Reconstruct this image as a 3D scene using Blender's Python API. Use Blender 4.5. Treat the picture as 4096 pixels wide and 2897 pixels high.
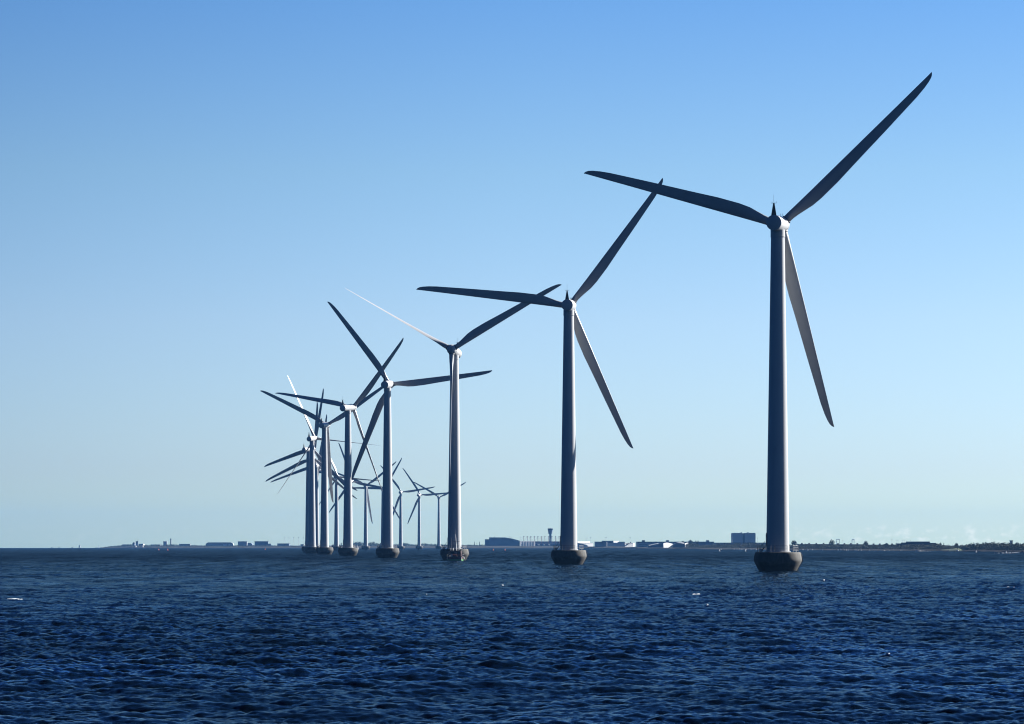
import bpy, math, random
import numpy as np
from mathutils import Matrix, Vector

S = bpy.context.scene
COL = S.collection
for o in list(bpy.data.objects):
    bpy.data.objects.remove(o)
R = math.radians
random.seed(7)

# ------------------------------------------------------------------ camera
F = 11300.0            # focal length in photograph pixels (4096 wide)
CX, HY = 2048.0, 2176.0  # optical axis in the photograph
CAMH = 5.07            # eye height above the sea
R2 = 1.012e7           # 2 x radius used for the drop of the sea with distance
cam = bpy.data.cameras.new('camera')
cam.sensor_width = 36.0
cam.lens = F / 4096 * 36.0
cam.shift_y = (HY - 1448.5) / 4096
cam.clip_start = 1.0
cam.clip_end = 40000
camo = bpy.data.objects.new('camera', cam)
camo.location = (0, 0, CAMH)
camo.rotation_euler = (math.pi / 2, 0, 0)
COL.objects.link(camo)
S.camera = camo

# ------------------------------------------------------------------ light
SUN_AZ, SUN_EL = R(61), R(27)
sun = bpy.data.lights.new('sun', 'SUN')
sun.energy = 5.0
sun.angle = R(0.5)
sun.color = (1.0, 0.975, 0.94)
suno = bpy.data.objects.new('sun', sun)
sd = Vector((math.sin(SUN_AZ) * math.cos(SUN_EL), math.cos(SUN_AZ) * math.cos(SUN_EL), math.sin(SUN_EL)))
suno.rotation_euler = sd.to_track_quat('Z', 'Y').to_euler()
suno.location = (300, 200, 400)
COL.objects.link(suno)

W = bpy.data.worlds.new('World')
S.world = W
W.use_nodes = True
nt = W.node_tree
N, L = nt.nodes, nt.links
bg = N['Background']
sky = N.new('ShaderNodeTexSky')
sky.sky_type = 'NISHITA'
sky.sun_disc = False
sky.sun_elevation = SUN_EL
sky.sun_rotation = SUN_AZ
sky.air_density = 1.0
sky.dust_density = 0.3
sky.ozone_density = 3.0
bg.inputs[1].default_value = 0.05


def wmath(op, a, b=None, clamp=False):
    n = N.new('ShaderNodeMath')
    n.operation = op
    n.use_clamp = clamp
    for i, v in enumerate((a, b)):
        if v is None:
            continue
        if isinstance(v, (int, float)):
            n.inputs[i].default_value = v
        else:
            L.new(v, n.inputs[i])
    return n.outputs[0]


def wmix(kind, fac, a, b):
    n = N.new('ShaderNodeMix')
    n.data_type = 'RGBA'
    n.blend_type = kind
    n.clamp_result = False
    for sock, v in ((n.inputs[0], fac), (n.inputs[6], a), (n.inputs[7], b)):
        if isinstance(v, (int, float)):
            sock.default_value = v
        elif isinstance(v, tuple):
            sock.default_value = v
        else:
            L.new(v, sock)
    return n.outputs[2]


tc = N.new('ShaderNodeTexCoord')
sep = N.new('ShaderNodeSeparateXYZ')
L.new(tc.outputs['Generated'], sep.inputs[0])
elev = wmath('ARCSINE', sep.outputs[2])
azim = wmath('ARCTAN2', sep.outputs[0], sep.outputs[1])
# deeper, cleaner blue than the model's air gives (multiplied in, by elevation)
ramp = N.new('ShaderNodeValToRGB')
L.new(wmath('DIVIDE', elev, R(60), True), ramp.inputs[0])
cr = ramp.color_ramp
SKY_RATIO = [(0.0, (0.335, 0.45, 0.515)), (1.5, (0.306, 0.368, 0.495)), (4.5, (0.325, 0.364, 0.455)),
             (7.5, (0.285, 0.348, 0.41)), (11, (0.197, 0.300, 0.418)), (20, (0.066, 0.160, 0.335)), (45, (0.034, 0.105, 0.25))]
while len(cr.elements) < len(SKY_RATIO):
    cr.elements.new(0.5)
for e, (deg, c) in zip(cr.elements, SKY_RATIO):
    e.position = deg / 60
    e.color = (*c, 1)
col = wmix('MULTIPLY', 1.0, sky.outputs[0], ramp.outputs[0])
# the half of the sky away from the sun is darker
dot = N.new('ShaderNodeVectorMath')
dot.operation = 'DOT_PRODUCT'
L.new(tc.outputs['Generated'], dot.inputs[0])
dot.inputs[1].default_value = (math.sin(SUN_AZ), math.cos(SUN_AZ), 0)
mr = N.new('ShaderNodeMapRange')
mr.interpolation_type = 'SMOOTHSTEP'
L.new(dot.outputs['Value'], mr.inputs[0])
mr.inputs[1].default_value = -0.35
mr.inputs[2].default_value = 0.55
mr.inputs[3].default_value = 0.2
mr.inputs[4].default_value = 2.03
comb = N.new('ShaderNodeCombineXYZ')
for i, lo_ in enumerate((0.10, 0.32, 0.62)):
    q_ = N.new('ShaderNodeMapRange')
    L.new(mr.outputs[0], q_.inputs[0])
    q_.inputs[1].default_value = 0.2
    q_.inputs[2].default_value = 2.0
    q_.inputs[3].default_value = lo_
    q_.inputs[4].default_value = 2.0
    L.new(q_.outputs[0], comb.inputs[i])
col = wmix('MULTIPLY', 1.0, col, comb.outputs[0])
# small fair-weather clouds standing low over the land
cv = N.new('ShaderNodeCombineXYZ')
L.new(wmath('MULTIPLY', azim, 105.0), cv.inputs[0])
L.new(wmath('MULTIPLY', elev, 190.0), cv.inputs[1])
nz = N.new('ShaderNodeTexNoise')
L.new(cv.outputs[0], nz.inputs['Vector'])
nz.inputs['Scale'].default_value = 2.1
nz.inputs['Detail'].default_value = 5
nz.inputs['Roughness'].default_value = 0.55
cl = N.new('ShaderNodeMapRange')
L.new(nz.outputs[0], cl.inputs[0])
cl.inputs[1].default_value = 0.50
cl.inputs[2].default_value = 0.68
band = N.new('ShaderNodeValToRGB')
L.new(wmath('DIVIDE', elev, 0.012, True), band.inputs[0])
b = band.color_ramp
b.elements[0].position = 0.0
b.elements[0].color = (0.3, 0.3, 0.3, 1)
b.elements[1].position = 1.0
b.elements[1].color = (0, 0, 0, 1)
e = b.elements.new(0.2)
e.color = (1, 1, 1, 1)
e = b.elements.new(0.42)
e.color = (0.8, 0.8, 0.8, 1)
e = b.elements.new(0.62)
e.color = (0, 0, 0, 1)
side = N.new('ShaderNodeMapRange')
L.new(azim, side.inputs[0])
side.inputs[1].default_value = 0.06
side.inputs[2].default_value = 0.15
side.inputs[3].default_value = 0.03
side.inputs[4].default_value = 0.34
cf = wmath('MULTIPLY', wmath('MULTIPLY', cl.outputs[0], band.outputs[0]), side.outputs[0])
col = wmix('MIX', cf, col, (9.4, 8.7, 7.9, 1))
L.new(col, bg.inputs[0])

S.view_settings.view_transform = 'Standard'
S.view_settings.look = 'None'
S.view_settings.exposure = 1.7
S.view_settings.gamma = 1.0
S.render.engine = 'CYCLES'
S.cycles.use_denoising = True
S.cycles.pixel_filter_type = 'BLACKMAN_HARRIS'
S.cycles.filter_width = 1.15
S.cycles.max_bounces = 5
S.cycles.volume_bounces = 0
S.cycles.caustics_reflective = False
S.cycles.sample_clamp_indirect = 6
S.cycles.sample_clamp_direct = 0

# ------------------------------------------------------------------ materials


def mat(name, color, rough=0.6, var=0.0, scale=1.0, color2=None, spec=0.5, metal=0.0, stretch=(1, 1, 1), bump=0.0,
        lo=0.35, hi=0.65):
    """Principled surface with a noise mixed between two of its own colours."""
    m = bpy.data.materials.new(name)
    m.use_nodes = True
    n, l = m.node_tree.nodes, m.node_tree.links
    p = n['Principled BSDF']
    p.inputs['Roughness'].default_value = rough
    p.inputs['Metallic'].default_value = metal
    p.inputs['Specular IOR Level'].default_value = spec
    c2 = color2 or tuple(c * (1 - var) for c in color)
    t = n.new('ShaderNodeTexCoord')
    mp = n.new('ShaderNodeMapping')
    mp.inputs['Scale'].default_value = stretch
    l.new(t.outputs['Object'], mp.inputs[0])
    q = n.new('ShaderNodeTexNoise')
    q.inputs['Scale'].default_value = scale
    q.inputs['Detail'].default_value = 6
    l.new(mp.outputs[0], q.inputs['Vector'])
    r = n.new('ShaderNodeMapRange')
    r.inputs[1].default_value = lo
    r.inputs[2].default_value = hi
    l.new(q.outputs[0], r.inputs[0])
    x = n.new('ShaderNodeMix')
    x.data_type = 'RGBA'
    l.new(r.outputs[0], x.inputs[0])
    x.inputs[6].default_value = (*color, 1)
    x.inputs[7].default_value = (*c2, 1)
    l.new(x.outputs[2], p.inputs['Base Color'])
    if bump:
        bp = n.new('ShaderNodeBump')
        bp.inputs['Strength'].default_value = bump
        bp.inputs['Distance'].default_value = 0.05
        l.new(q.outputs[0], bp.inputs['Height'])
        l.new(bp.outputs[0], p.inputs['Normal'])
    return m


M = {
    'paint': mat('pale_grey_paint', (0.385, 0.39, 0.39), 0.38, 0.05, 0.35, stretch=(1, 1, 0.12), spec=0.35),
    'blade': mat('blade_gelcoat', (0.33, 0.335, 0.335), 0.36, 0.10, 0.25, spec=0.35),
    'dark_steel': mat('dark_coated_steel', (0.03, 0.03, 0.033), 0.5, 0.3, 2.0),
    'mast_black': mat('black_painted_mast', (0.012, 0.012, 0.014), 0.5, 0.3, 2.0),
    'galv': mat('galvanised_steel', (0.42, 0.42, 0.41), 0.4, 0.25, 3.0),
    'navy_door': mat('dark_door_paint', (0.06, 0.07, 0.09), 0.5, 0.2, 2.0),
    'white': mat('white_paint', (0.72, 0.72, 0.70), 0.5, 0.12, 0.4),
    'cloth': mat('white_sailcloth', (0.6, 0.6, 0.58), 0.8, 0.08, 0.8),
    'rust': mat('dark_red_hull_paint', (0.07, 0.018, 0.014), 0.5, 0.4, 1.4),
    'green': mat('green_boot_paint', (0.06, 0.22, 0.06), 0.45, 0.3, 1.2),
    'black': mat('black_rubber', (0.008, 0.008, 0.009), 0.7, 0.2, 3.0),
    'glass': mat('dark_window_glass', (0.015, 0.02, 0.028), 0.12, 0.2, 0.5),
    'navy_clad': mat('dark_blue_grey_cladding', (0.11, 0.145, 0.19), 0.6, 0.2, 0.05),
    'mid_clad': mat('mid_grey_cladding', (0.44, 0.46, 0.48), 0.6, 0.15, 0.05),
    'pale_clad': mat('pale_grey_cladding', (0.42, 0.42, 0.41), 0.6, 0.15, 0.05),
    'roof_dark': mat('dark_roofing', (0.03, 0.032, 0.04), 0.7, 0.2, 0.1),
    'roof_pale': mat('pale_roof_sheet', (0.38, 0.39, 0.39), 0.4, 0.12, 0.1),
    'brown': mat('brown_brick', (0.09, 0.055, 0.04), 0.8, 0.3, 0.1),
    'conc': mat('pale_concrete', (0.20, 0.20, 0.19), 0.8, 0.2, 0.1),
    'leaf': mat('deep_green_leaves', (0.030, 0.048, 0.022), 0.8, 0.45, 0.25, spec=0.2),
    'leaf2': mat('olive_leaves', (0.052, 0.060, 0.026), 0.8, 0.4, 0.2, spec=0.2),
    'bark': mat('grey_bark', (0.045, 0.038, 0.03), 0.9, 0.3, 1.0),
    'orange': mat('orange_buoy_paint', (0.75, 0.10, 0.03), 0.5, 0.15, 1.0),
    'red': mat('red_painted_steel', (0.13, 0.06, 0.055), 0.5, 0.15, 0.5),
    'skin': mat('orange_work_overalls', (0.35, 0.08, 0.03), 0.8, 0.2, 2.0),
}


def concrete_mat():
    m = bpy.data.materials.new('sea_worn_concrete')
    m.use_nodes = True
    n, l = m.node_tree.nodes, m.node_tree.links
    p = n['Principled BSDF']
    p.inputs['Roughness'].default_value = 0.85
    t = n.new('ShaderNodeTexCoord')
    mp = n.new('ShaderNodeMapping')
    mp.inputs['Scale'].default_value = (1, 1, 0.25)
    l.new(t.outputs['Object'], mp.inputs[0])
    q = n.new('ShaderNodeTexNoise')
    q.inputs['Scale'].default_value = 1.6
    q.inputs['Detail'].default_value = 8
    q.inputs['Roughness'].default_value = 0.65
    l.new(mp.outputs[0], q.inputs['Vector'])
    r = n.new('ShaderNodeValToRGB')
    r.color_ramp.elements[0].position = 0.3
    r.color_ramp.elements[0].color = (0.02, 0.019, 0.014, 1)
    r.color_ramp.elements[1].position = 0.72
    r.color_ramp.elements[1].color = (0.072, 0.067, 0.055, 1)
    l.new(q.outputs[0], r.inputs[0])
    # weed and wet stain up to about a metre above the water, with a ragged edge
    s = n.new('ShaderNodeSeparateXYZ')
    l.new(t.outputs['Object'], s.inputs[0])
    q2 = n.new('ShaderNodeTexNoise')
    q2.inputs['Scale'].default_value = 0.9
    q2.inputs['Detail'].default_value = 6
    l.new(t.outputs['Object'], q2.inputs['Vector'])
    a = n.new('ShaderNodeMath')
    a.operation = 'MULTIPLY_ADD'
    l.new(q2.outputs[0], a.inputs[0])
    a.inputs[1].default_value = -1.6
    l.new(s.outputs[2], a.inputs[2])
    mr_ = n.new('ShaderNodeMapRange')
    mr_.inputs[1].default_value = 0.35
    mr_.inputs[2].default_value = 1.0
    mr_.inputs[3].default_value = 1
    mr_.inputs[4].default_value = 0
    l.new(a.outputs[0], mr_.inputs[0])
    x = n.new('ShaderNodeMix')
    x.data_type = 'RGBA'
    l.new(mr_.outputs[0], x.inputs[0])
    l.new(r.outputs[0], x.inputs[6])
    x.inputs[7].default_value = (0.010, 0.008, 0.003, 1)
    l.new(x.outputs[2], p.inputs['Base Color'])
    bp = n.new('ShaderNodeBump')
    bp.inputs['Strength'].default_value = 0.25
    bp.inputs['Distance'].default_value = 0.05
    l.new(q.outputs[0], bp.inputs['Height'])
    l.new(bp.outputs[0], p.inputs['Normal'])
    return m


M['concrete'] = concrete_mat()


def water_mat():
    m = bpy.data.materials.new('sea_water')
    m.use_nodes = True
    n, l = m.node_tree.nodes, m.node_tree.links
    n.remove(n['Principled BSDF'])
    t = n.new('ShaderNodeTexCoord')
    far = n.new('ShaderNodeAttribute')
    far.attribute_name = 'farness'

    def math_(op, a, b_):
        q = n.new('ShaderNodeMath')
        q.operation = op
        for i, v in enumerate((a, b_)):
            if isinstance(v, (int, float)):
                q.inputs[i].default_value = v
            else:
                l.new(v, q.inputs[i])
        return q.outputs[0]

    bumps = None
    for sc, dist, st in ((3.2, 0.035, (0.75, 1, 1)), (0.30, 0.6, (0.55, 1, 1))):
        mp = n.new('ShaderNodeMapping')
        mp.inputs['Scale'].default_value = st
        l.new(t.outputs['Object'], mp.inputs[0])
        q = n.new('ShaderNodeTexNoise')
        q.inputs['Scale'].default_value = sc
        q.inputs['Detail'].default_value = 6
        q.inputs['Roughness'].default_value = 0.62
        l.new(mp.outputs[0], q.inputs['Vector'])
        bp = n.new('ShaderNodeBump')
        bp.inputs['Distance'].default_value = dist
        l.new(q.outputs[0], bp.inputs['Height'])
        if bumps:
            l.new(bumps.outputs[0], bp.inputs['Normal'])
        if sc < 1:   # full strength only far out, where the modelled waves have been let go flat
            l.new(math_('MULTIPLY', math_('MAXIMUM', math_('SUBTRACT', far.outputs['Fac'], 0.8), 0.0), 3.5), bp.inputs['Strength'])
        bumps = bp
    deep = n.new('ShaderNodeBsdfDiffuse')
    deep.inputs['Color'].default_value = (0.0008, 0.003, 0.007, 1)
    gl = n.new('ShaderNodeBsdfGlossy')
    gl.inputs['Color'].default_value = (0.56, 0.76, 0.92, 1)
    l.new(bumps.outputs[0], gl.inputs['Normal'])
    l.new(math_('ADD', math_('MULTIPLY', far.outputs['Fac'], 0.08), 0.06), gl.inputs['Roughness'])
    fr = n.new('ShaderNodeFresnel')
    fr.inputs['IOR'].default_value = 1.333
    l.new(bumps.outputs[0], fr.inputs['Normal'])
    # a rough sea never mirrors fully at the grazing limit: its facets shade each other
    # cat's paws: drifting patches of rougher, darker water
    mp = n.new('ShaderNodeMapping')
    mp.inputs['Scale'].default_value = (0.5, 1, 1)
    l.new(t.outputs['Object'], mp.inputs[0])
    pn = n.new('ShaderNodeTexNoise')
    pn.inputs['Scale'].default_value = 0.06
    pn.inputs['Detail'].default_value = 9
    pn.inputs['Roughness'].default_value = 0.72
    l.new(mp.outputs[0], pn.inputs['Vector'])
    pm = n.new('ShaderNodeMapRange')
    pm.inputs[1].default_value = 0.32
    pm.inputs[2].default_value = 0.68
    pm.inputs[3].default_value = 0.30
    pm.inputs[4].default_value = 0.80
    l.new(pn.outputs[0], pm.inputs[0])
    # light and dark wave flecks painted into the reflection, drawn out along the wind
    mp = n.new('ShaderNodeMapping')
    mp.inputs['Scale'].default_value = (0.12, 0.02, 1)
    mp.inputs['Rotation'].default_value = (0, 0, 0.17)
    l.new(t.outputs['Object'], mp.inputs[0])
    wn = n.new('ShaderNodeTexNoise')
    wn.inputs['Scale'].default_value = 1.0
    wn.inputs['Detail'].default_value = 4
    wn.inputs['Roughness'].default_value = 0.6
    l.new(mp.outputs[0], wn.inputs['Vector'])
    wm = n.new('ShaderNodeMapRange')
    wm.inputs[1].default_value = 0.34
    wm.inputs[2].default_value = 0.66
    wm.inputs[3].default_value = 0.75
    wm.inputs[4].default_value = 1.25
    l.new(wn.outputs[0], wm.inputs[0])
    mp = n.new('ShaderNodeMapping')
    mp.inputs['Scale'].default_value = (0.22, 0.010, 1)
    l.new(t.outputs['Object'], mp.inputs[0])
    fn = n.new('ShaderNodeTexNoise')
    fn.inputs['Scale'].default_value = 1.0
    fn.inputs['Detail'].default_value = 5
    l.new(mp.outputs[0], fn.inputs['Vector'])
    f2 = math_('MULTIPLY', math_('POWER', far.outputs['Fac'], 2.3), 5.5)
    streak = math_('MAXIMUM', math_('ADD', 1.0, math_('MULTIPLY', f2, math_('SUBTRACT', fn.outputs[0], 0.5))), 0.15)  # far-out wave flecks, painted as stronger and weaker reflection
    pmo = math_('MULTIPLY', pm.outputs[0], streak)
    fac = math_('MULTIPLY', math_('MULTIPLY', math_('MULTIPLY', fr.outputs[0], pmo), wm.outputs[0]),
                math_('SUBTRACT', 1.0, math_('MULTIPLY', far.outputs['Fac'], 0.85)))
    mx = n.new('ShaderNodeMixShader')
    l.new(fac, mx.inputs[0])
    l.new(deep.outputs[0], mx.inputs[1])
    l.new(gl.outputs[0], mx.inputs[2])
    fa = n.new('ShaderNodeAttribute')
    fa.attribute_name = 'foam_glint'
    qn = n.new('ShaderNodeTexNoise')
    qn.inputs['Scale'].default_value = 3.0
    qn.inputs['Detail'].default_value = 4
    l.new(t.outputs['Object'], qn.inputs['Vector'])
    mr_ = n.new('ShaderNodeMapRange')
    mr_.inputs[1].default_value = 0.95
    mr_.inputs[2].default_value = 1.15
    l.new(math_('ADD', fa.outputs['Fac'], qn.outputs[0]), mr_.inputs[0])
    foam_glint = n.new('ShaderNodeBsdfDiffuse')
    foam_glint.inputs['Color'].default_value = (0.6, 0.6, 0.58, 1)  # white for whitecaps and the painted glints
    mx2 = n.new('ShaderNodeMixShader')
    l.new(mr_.outputs[0], mx2.inputs[0])
    l.new(mx.outputs[0], mx2.inputs[1])
    l.new(foam_glint.outputs[0], mx2.inputs[2])
    l.new(mx2.outputs[0], n['Material Output'].inputs['Surface'])
    return m


def land_mat():
    m = mat('dry_coastal_grass', (0.032, 0.026, 0.015), 0.9, 0, 0.02, color2=(0.018, 0.019, 0.010), spec=0.1)
    return m


# ------------------------------------------------------------------ mesh helpers


def tag(o, label=None, cat=None, group=None, kind=None):
    if label:
        o['label'] = label
    if cat:
        o['category'] = cat
    if group:
        o['group'] = group
    if kind:
        o['kind'] = kind
    return o


def empty(name, loc=(0, 0, 0), rz=0.0):
    o = bpy.data.objects.new(name, None)
    o.location = loc
    o.rotation_euler = (0, 0, rz)
    o.empty_display_size = 1
    COL.objects.link(o)
    return o


class MB:
    def __init__(s):
        s.v, s.f = [], []

    def add(s, vs, fs):
        k = len(s.v)
        s.v += [tuple(p) for p in vs]
        s.f += [tuple(i + k for i in f) for f in fs]
        return s

    def box(s, x0, x1, y0, y1, z0, z1):
        return s.add([(x0, y0, z0), (x1, y0, z0), (x1, y1, z0), (x0, y1, z0), (x0, y0, z1), (x1, y0, z1), (x1, y1, z1),
                      (x0, y1, z1)],
                     [(3, 2, 1, 0), (4, 5, 6, 7), (0, 1, 5, 4), (1, 2, 6, 5), (2, 3, 7, 6), (3, 0, 4, 7)])

    def rods(s, pts, r, n=6, closed=False, r1=None):
        """round bar through points"""
        pts = [Vector(p) for p in pts]
        k = len(pts)
        vs, fs = [], []
        for i, p in enumerate(pts):
            a = pts[(i - 1) % k] if (i > 0 or closed) else p
            b_ = pts[(i + 1) % k] if (i < k - 1 or closed) else p
            t = (b_ - a).normalized()
            u = t.cross(Vector((0, 0, 1)))
            if u.length < 1e-3:
                u = Vector((1, 0, 0))
            u.normalize()
            w = t.cross(u)
            rr = r if r1 is None else r + (r1 - r) * i / max(1, k - 1)
            for j in range(n):
                q = 2 * math.pi * j / n
                vs.append(p + rr * (math.cos(q) * u + math.sin(q) * w))
        m = k if closed else k - 1
        for i in range(m):
            for j in range(n):
                a, b_ = i * n + j, i * n + (j + 1) % n
                c, d = ((i + 1) % k) * n + (j + 1) % n, ((i + 1) % k) * n + j
                fs.append((a, b_, c, d))
        if not closed:
            fs.append(tuple(range(n))[::-1])
            fs.append(tuple((k - 1) * n + j for j in range(n)))
        return s.add(vs, fs)

    def lathe(s, prof, n=48, axis='Z', c=(0, 0, 0)):
        vs, fs = [], []
        for (r, z) in prof:
            for j in range(n):
                q = 2 * math.pi * j / n
                x, y = r * math.cos(q), r * math.sin(q)
                vs.append((c[0] + x, c[1] + y, c[2] + z) if axis == 'Z' else (c[0] + x, c[1] + z, c[2] - y))
        k = len(prof)
        for i in range(k - 1):
            for j in range(n):
                fs.append((i * n + j, i * n + (j + 1) % n, (i + 1) * n + (j + 1) % n, (i + 1) * n + j))
        if prof[0][0] > 1e-4:
            fs.append(tuple(range(n))[::-1])
        if prof[-1][0] > 1e-4:
            fs.append(tuple((k - 1) * n + j for j in range(n)))
        return s.add(vs, fs)

    def prism(s, outline, y0, y1):
        """outline in x,z extruded along y"""
        k = len(outline)
        vs = [(x, y0, z) for x, z in outline] + [(x, y1, z) for x, z in outline]
        fs = [tuple(range(k)), tuple(range(2 * k - 1, k - 1, -1))]
        for i in range(k):
            j = (i + 1) % k
            fs.append((i, i + k, j + k, j))
        return s.add(vs, fs)

    def blob(s, c, r, seed=0, n=10, jit=0.25):
        rnd = random.Random(seed)
        vs, fs = [], []
        m = n // 2 + 1
        for i in range(m + 1):
            th = math.pi * i / m
            for j in range(n):
                ph = 2 * math.pi * (j + 0.5 * (i % 2)) / n
                k = 1 + jit * (rnd.random() - 0.5) * 2
                vs.append((c[0] + r[0] * k * math.sin(th) * math.cos(ph), c[1] + r[1] * k * math.sin(th) * math.sin(ph),
                           c[2] + r[2] * k * math.cos(th)))
        for i in range(m):
            for j in range(n):
                fs.append((i * n + j, (i + 1) * n + j, (i + 1) * n + (j + 1) % n, i * n + (j + 1) % n))
        return s.add(vs, fs)

    def leaves(s, c, r, k, size, seed=0):
        """leaf clumps through an ellipsoid, denser near its skin"""
        rnd = random.Random(seed)
        for _ in range(k):
            while True:
                d = Vector((rnd.uniform(-1, 1), rnd.uniform(-1, 1), rnd.uniform(-1, 1)))
                if 0.05 < d.length < 1:
                    break
            d = d.normalized() * (0.45 + 0.6 * rnd.random() ** 0.7)
            p = Vector((c[0] + d.x * r[0], c[1] + d.y * r[1], c[2] + d.z * r[2]))
            u = Vector((rnd.gauss(0, 1), rnd.gauss(0, 1), rnd.gauss(0, 1))).normalized()
            w = u.cross(Vector((rnd.gauss(0, 1), rnd.gauss(0, 1), rnd.gauss(0, 1)))).normalized()
            q = size * rnd.uniform(0.6, 1.4)
            s.add([p - u * q, p - w * q * 0.7, p + u * q, p + w * q * 0.7], [(0, 1, 2, 3)])
        return s

    def skew(s, k):
        """turn the fronts by letting y run back with x"""
        x0 = min(p[0] for p in s.v)
        s.v = [(x, y + k * (x - x0), z) for x, y, z in s.v]
        return s

    def mesh(s, name, smooth=None):
        me = bpy.data.meshes.new(name)
        me.from_pydata(s.v, [], s.f)
        me.validate()
        if smooth is not None:
            me.polygons.foreach_set('use_smooth', [True] * len(me.polygons))
            if smooth < 180:
                me.set_sharp_from_angle(angle=R(smooth))
        me.update()
        return me

    def build(s, name, m, parent=None, smooth=None, loc=None):
        me = s.mesh(name, smooth)
        me.materials.append(m)
        return obj(name, me, parent, loc)


def obj(name, me, parent=None, loc=None, mtx=None):
    o = bpy.data.objects.new(name, me)
    if parent:
        o.parent = parent
    if loc is not None:
        o.location = loc
    if mtx is not None:
        o.matrix_local = mtx
    COL.objects.link(o)
    return o


def ground(d):
    return -d * d / R2


def at(px, d):
    return (px - CX) * d / F


def height(py, d):
    return CAMH - (py - HY) * d / F


# ------------------------------------------------------------------ the sea


def spectrum_tile(Lt, n, kmin, kmax, kp, wdir, seed, spread, ex):
    rng = np.random.default_rng(seed)
    k1 = 2 * np.pi * np.fft.fftfreq(n, Lt / n)
    kx, ky = np.meshgrid(k1, k1, indexing='ij')
    k = np.hypot(kx, ky)
    k[0, 0] = 1e-6
    c = (kx * wdir[0] + ky * wdir[1]) / k
    P = k ** -ex * np.exp(-1.25 * (kp / k) ** 2) * np.where(c > 0, c ** spread * 1.0, 0.06 * np.abs(c) ** spread) + 0
    P += k ** -ex * np.exp(-1.25 * (kp / k) ** 2) * 0.10
    P *= ((k >= kmin) & (k < kmax))
    ph = (rng.normal(size=(n, n)) + 1j * rng.normal(size=(n, n))) * np.sqrt(P / 2)
    dk2 = (2 * np.pi / Lt) ** 2
    h = np.fft.ifft2(ph) * n * n * math.sqrt(dk2)
    dx = np.fft.ifft2(-1j * kx / k * ph) * n * n * math.sqrt(dk2)
    dy = np.fft.ifft2(-1j * ky / k * ph) * n * n * math.sqrt(dk2)
    return np.stack([dx.real, dy.real, h.real], -1)


def sample(tile, Lt, x, y):
    n = tile.shape[0]
    u, v = (x / Lt * n) % n, (y / Lt * n) % n
    i, j = u.astype(np.int64), v.astype(np.int64)
    fu, fv = (u - i)[:, None], (v - j)[:, None]
    i %= n
    j %= n
    i2, j2 = (i + 1) % n, (j + 1) % n
    return (tile[i, j] * (1 - fu) * (1 - fv) + tile[i2, j] * fu * (1 - fv) + tile[i, j2] * (1 - fu) * fv
            + tile[i2, j2] * fu * fv)


FOAM_GLINT_SPOTS = [(50, 2402, 46, 1.0), (2785, 2383, 20, 0.85), (2490, 2684, 22, 0.8), (1330, 2270, 10, 0.6), (3760, 2361, 10, 0.7), (2827, 2428, 6, .85), (3297, 2327, 6, .8),
              (3255, 2388, 6, .85), (3280, 2617, 5, .8), (2711, 2468, 4, .9), (2010, 2346, 7, .8), (1707, 2383, 4, .85),
              (1537, 2260, 7, .8), (3087, 2541, 3, .9), (1860, 2552, 5, .75), (3550, 2620, 4, .8)]  # whitecaps, plus small glints of light painted as white spots


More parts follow.
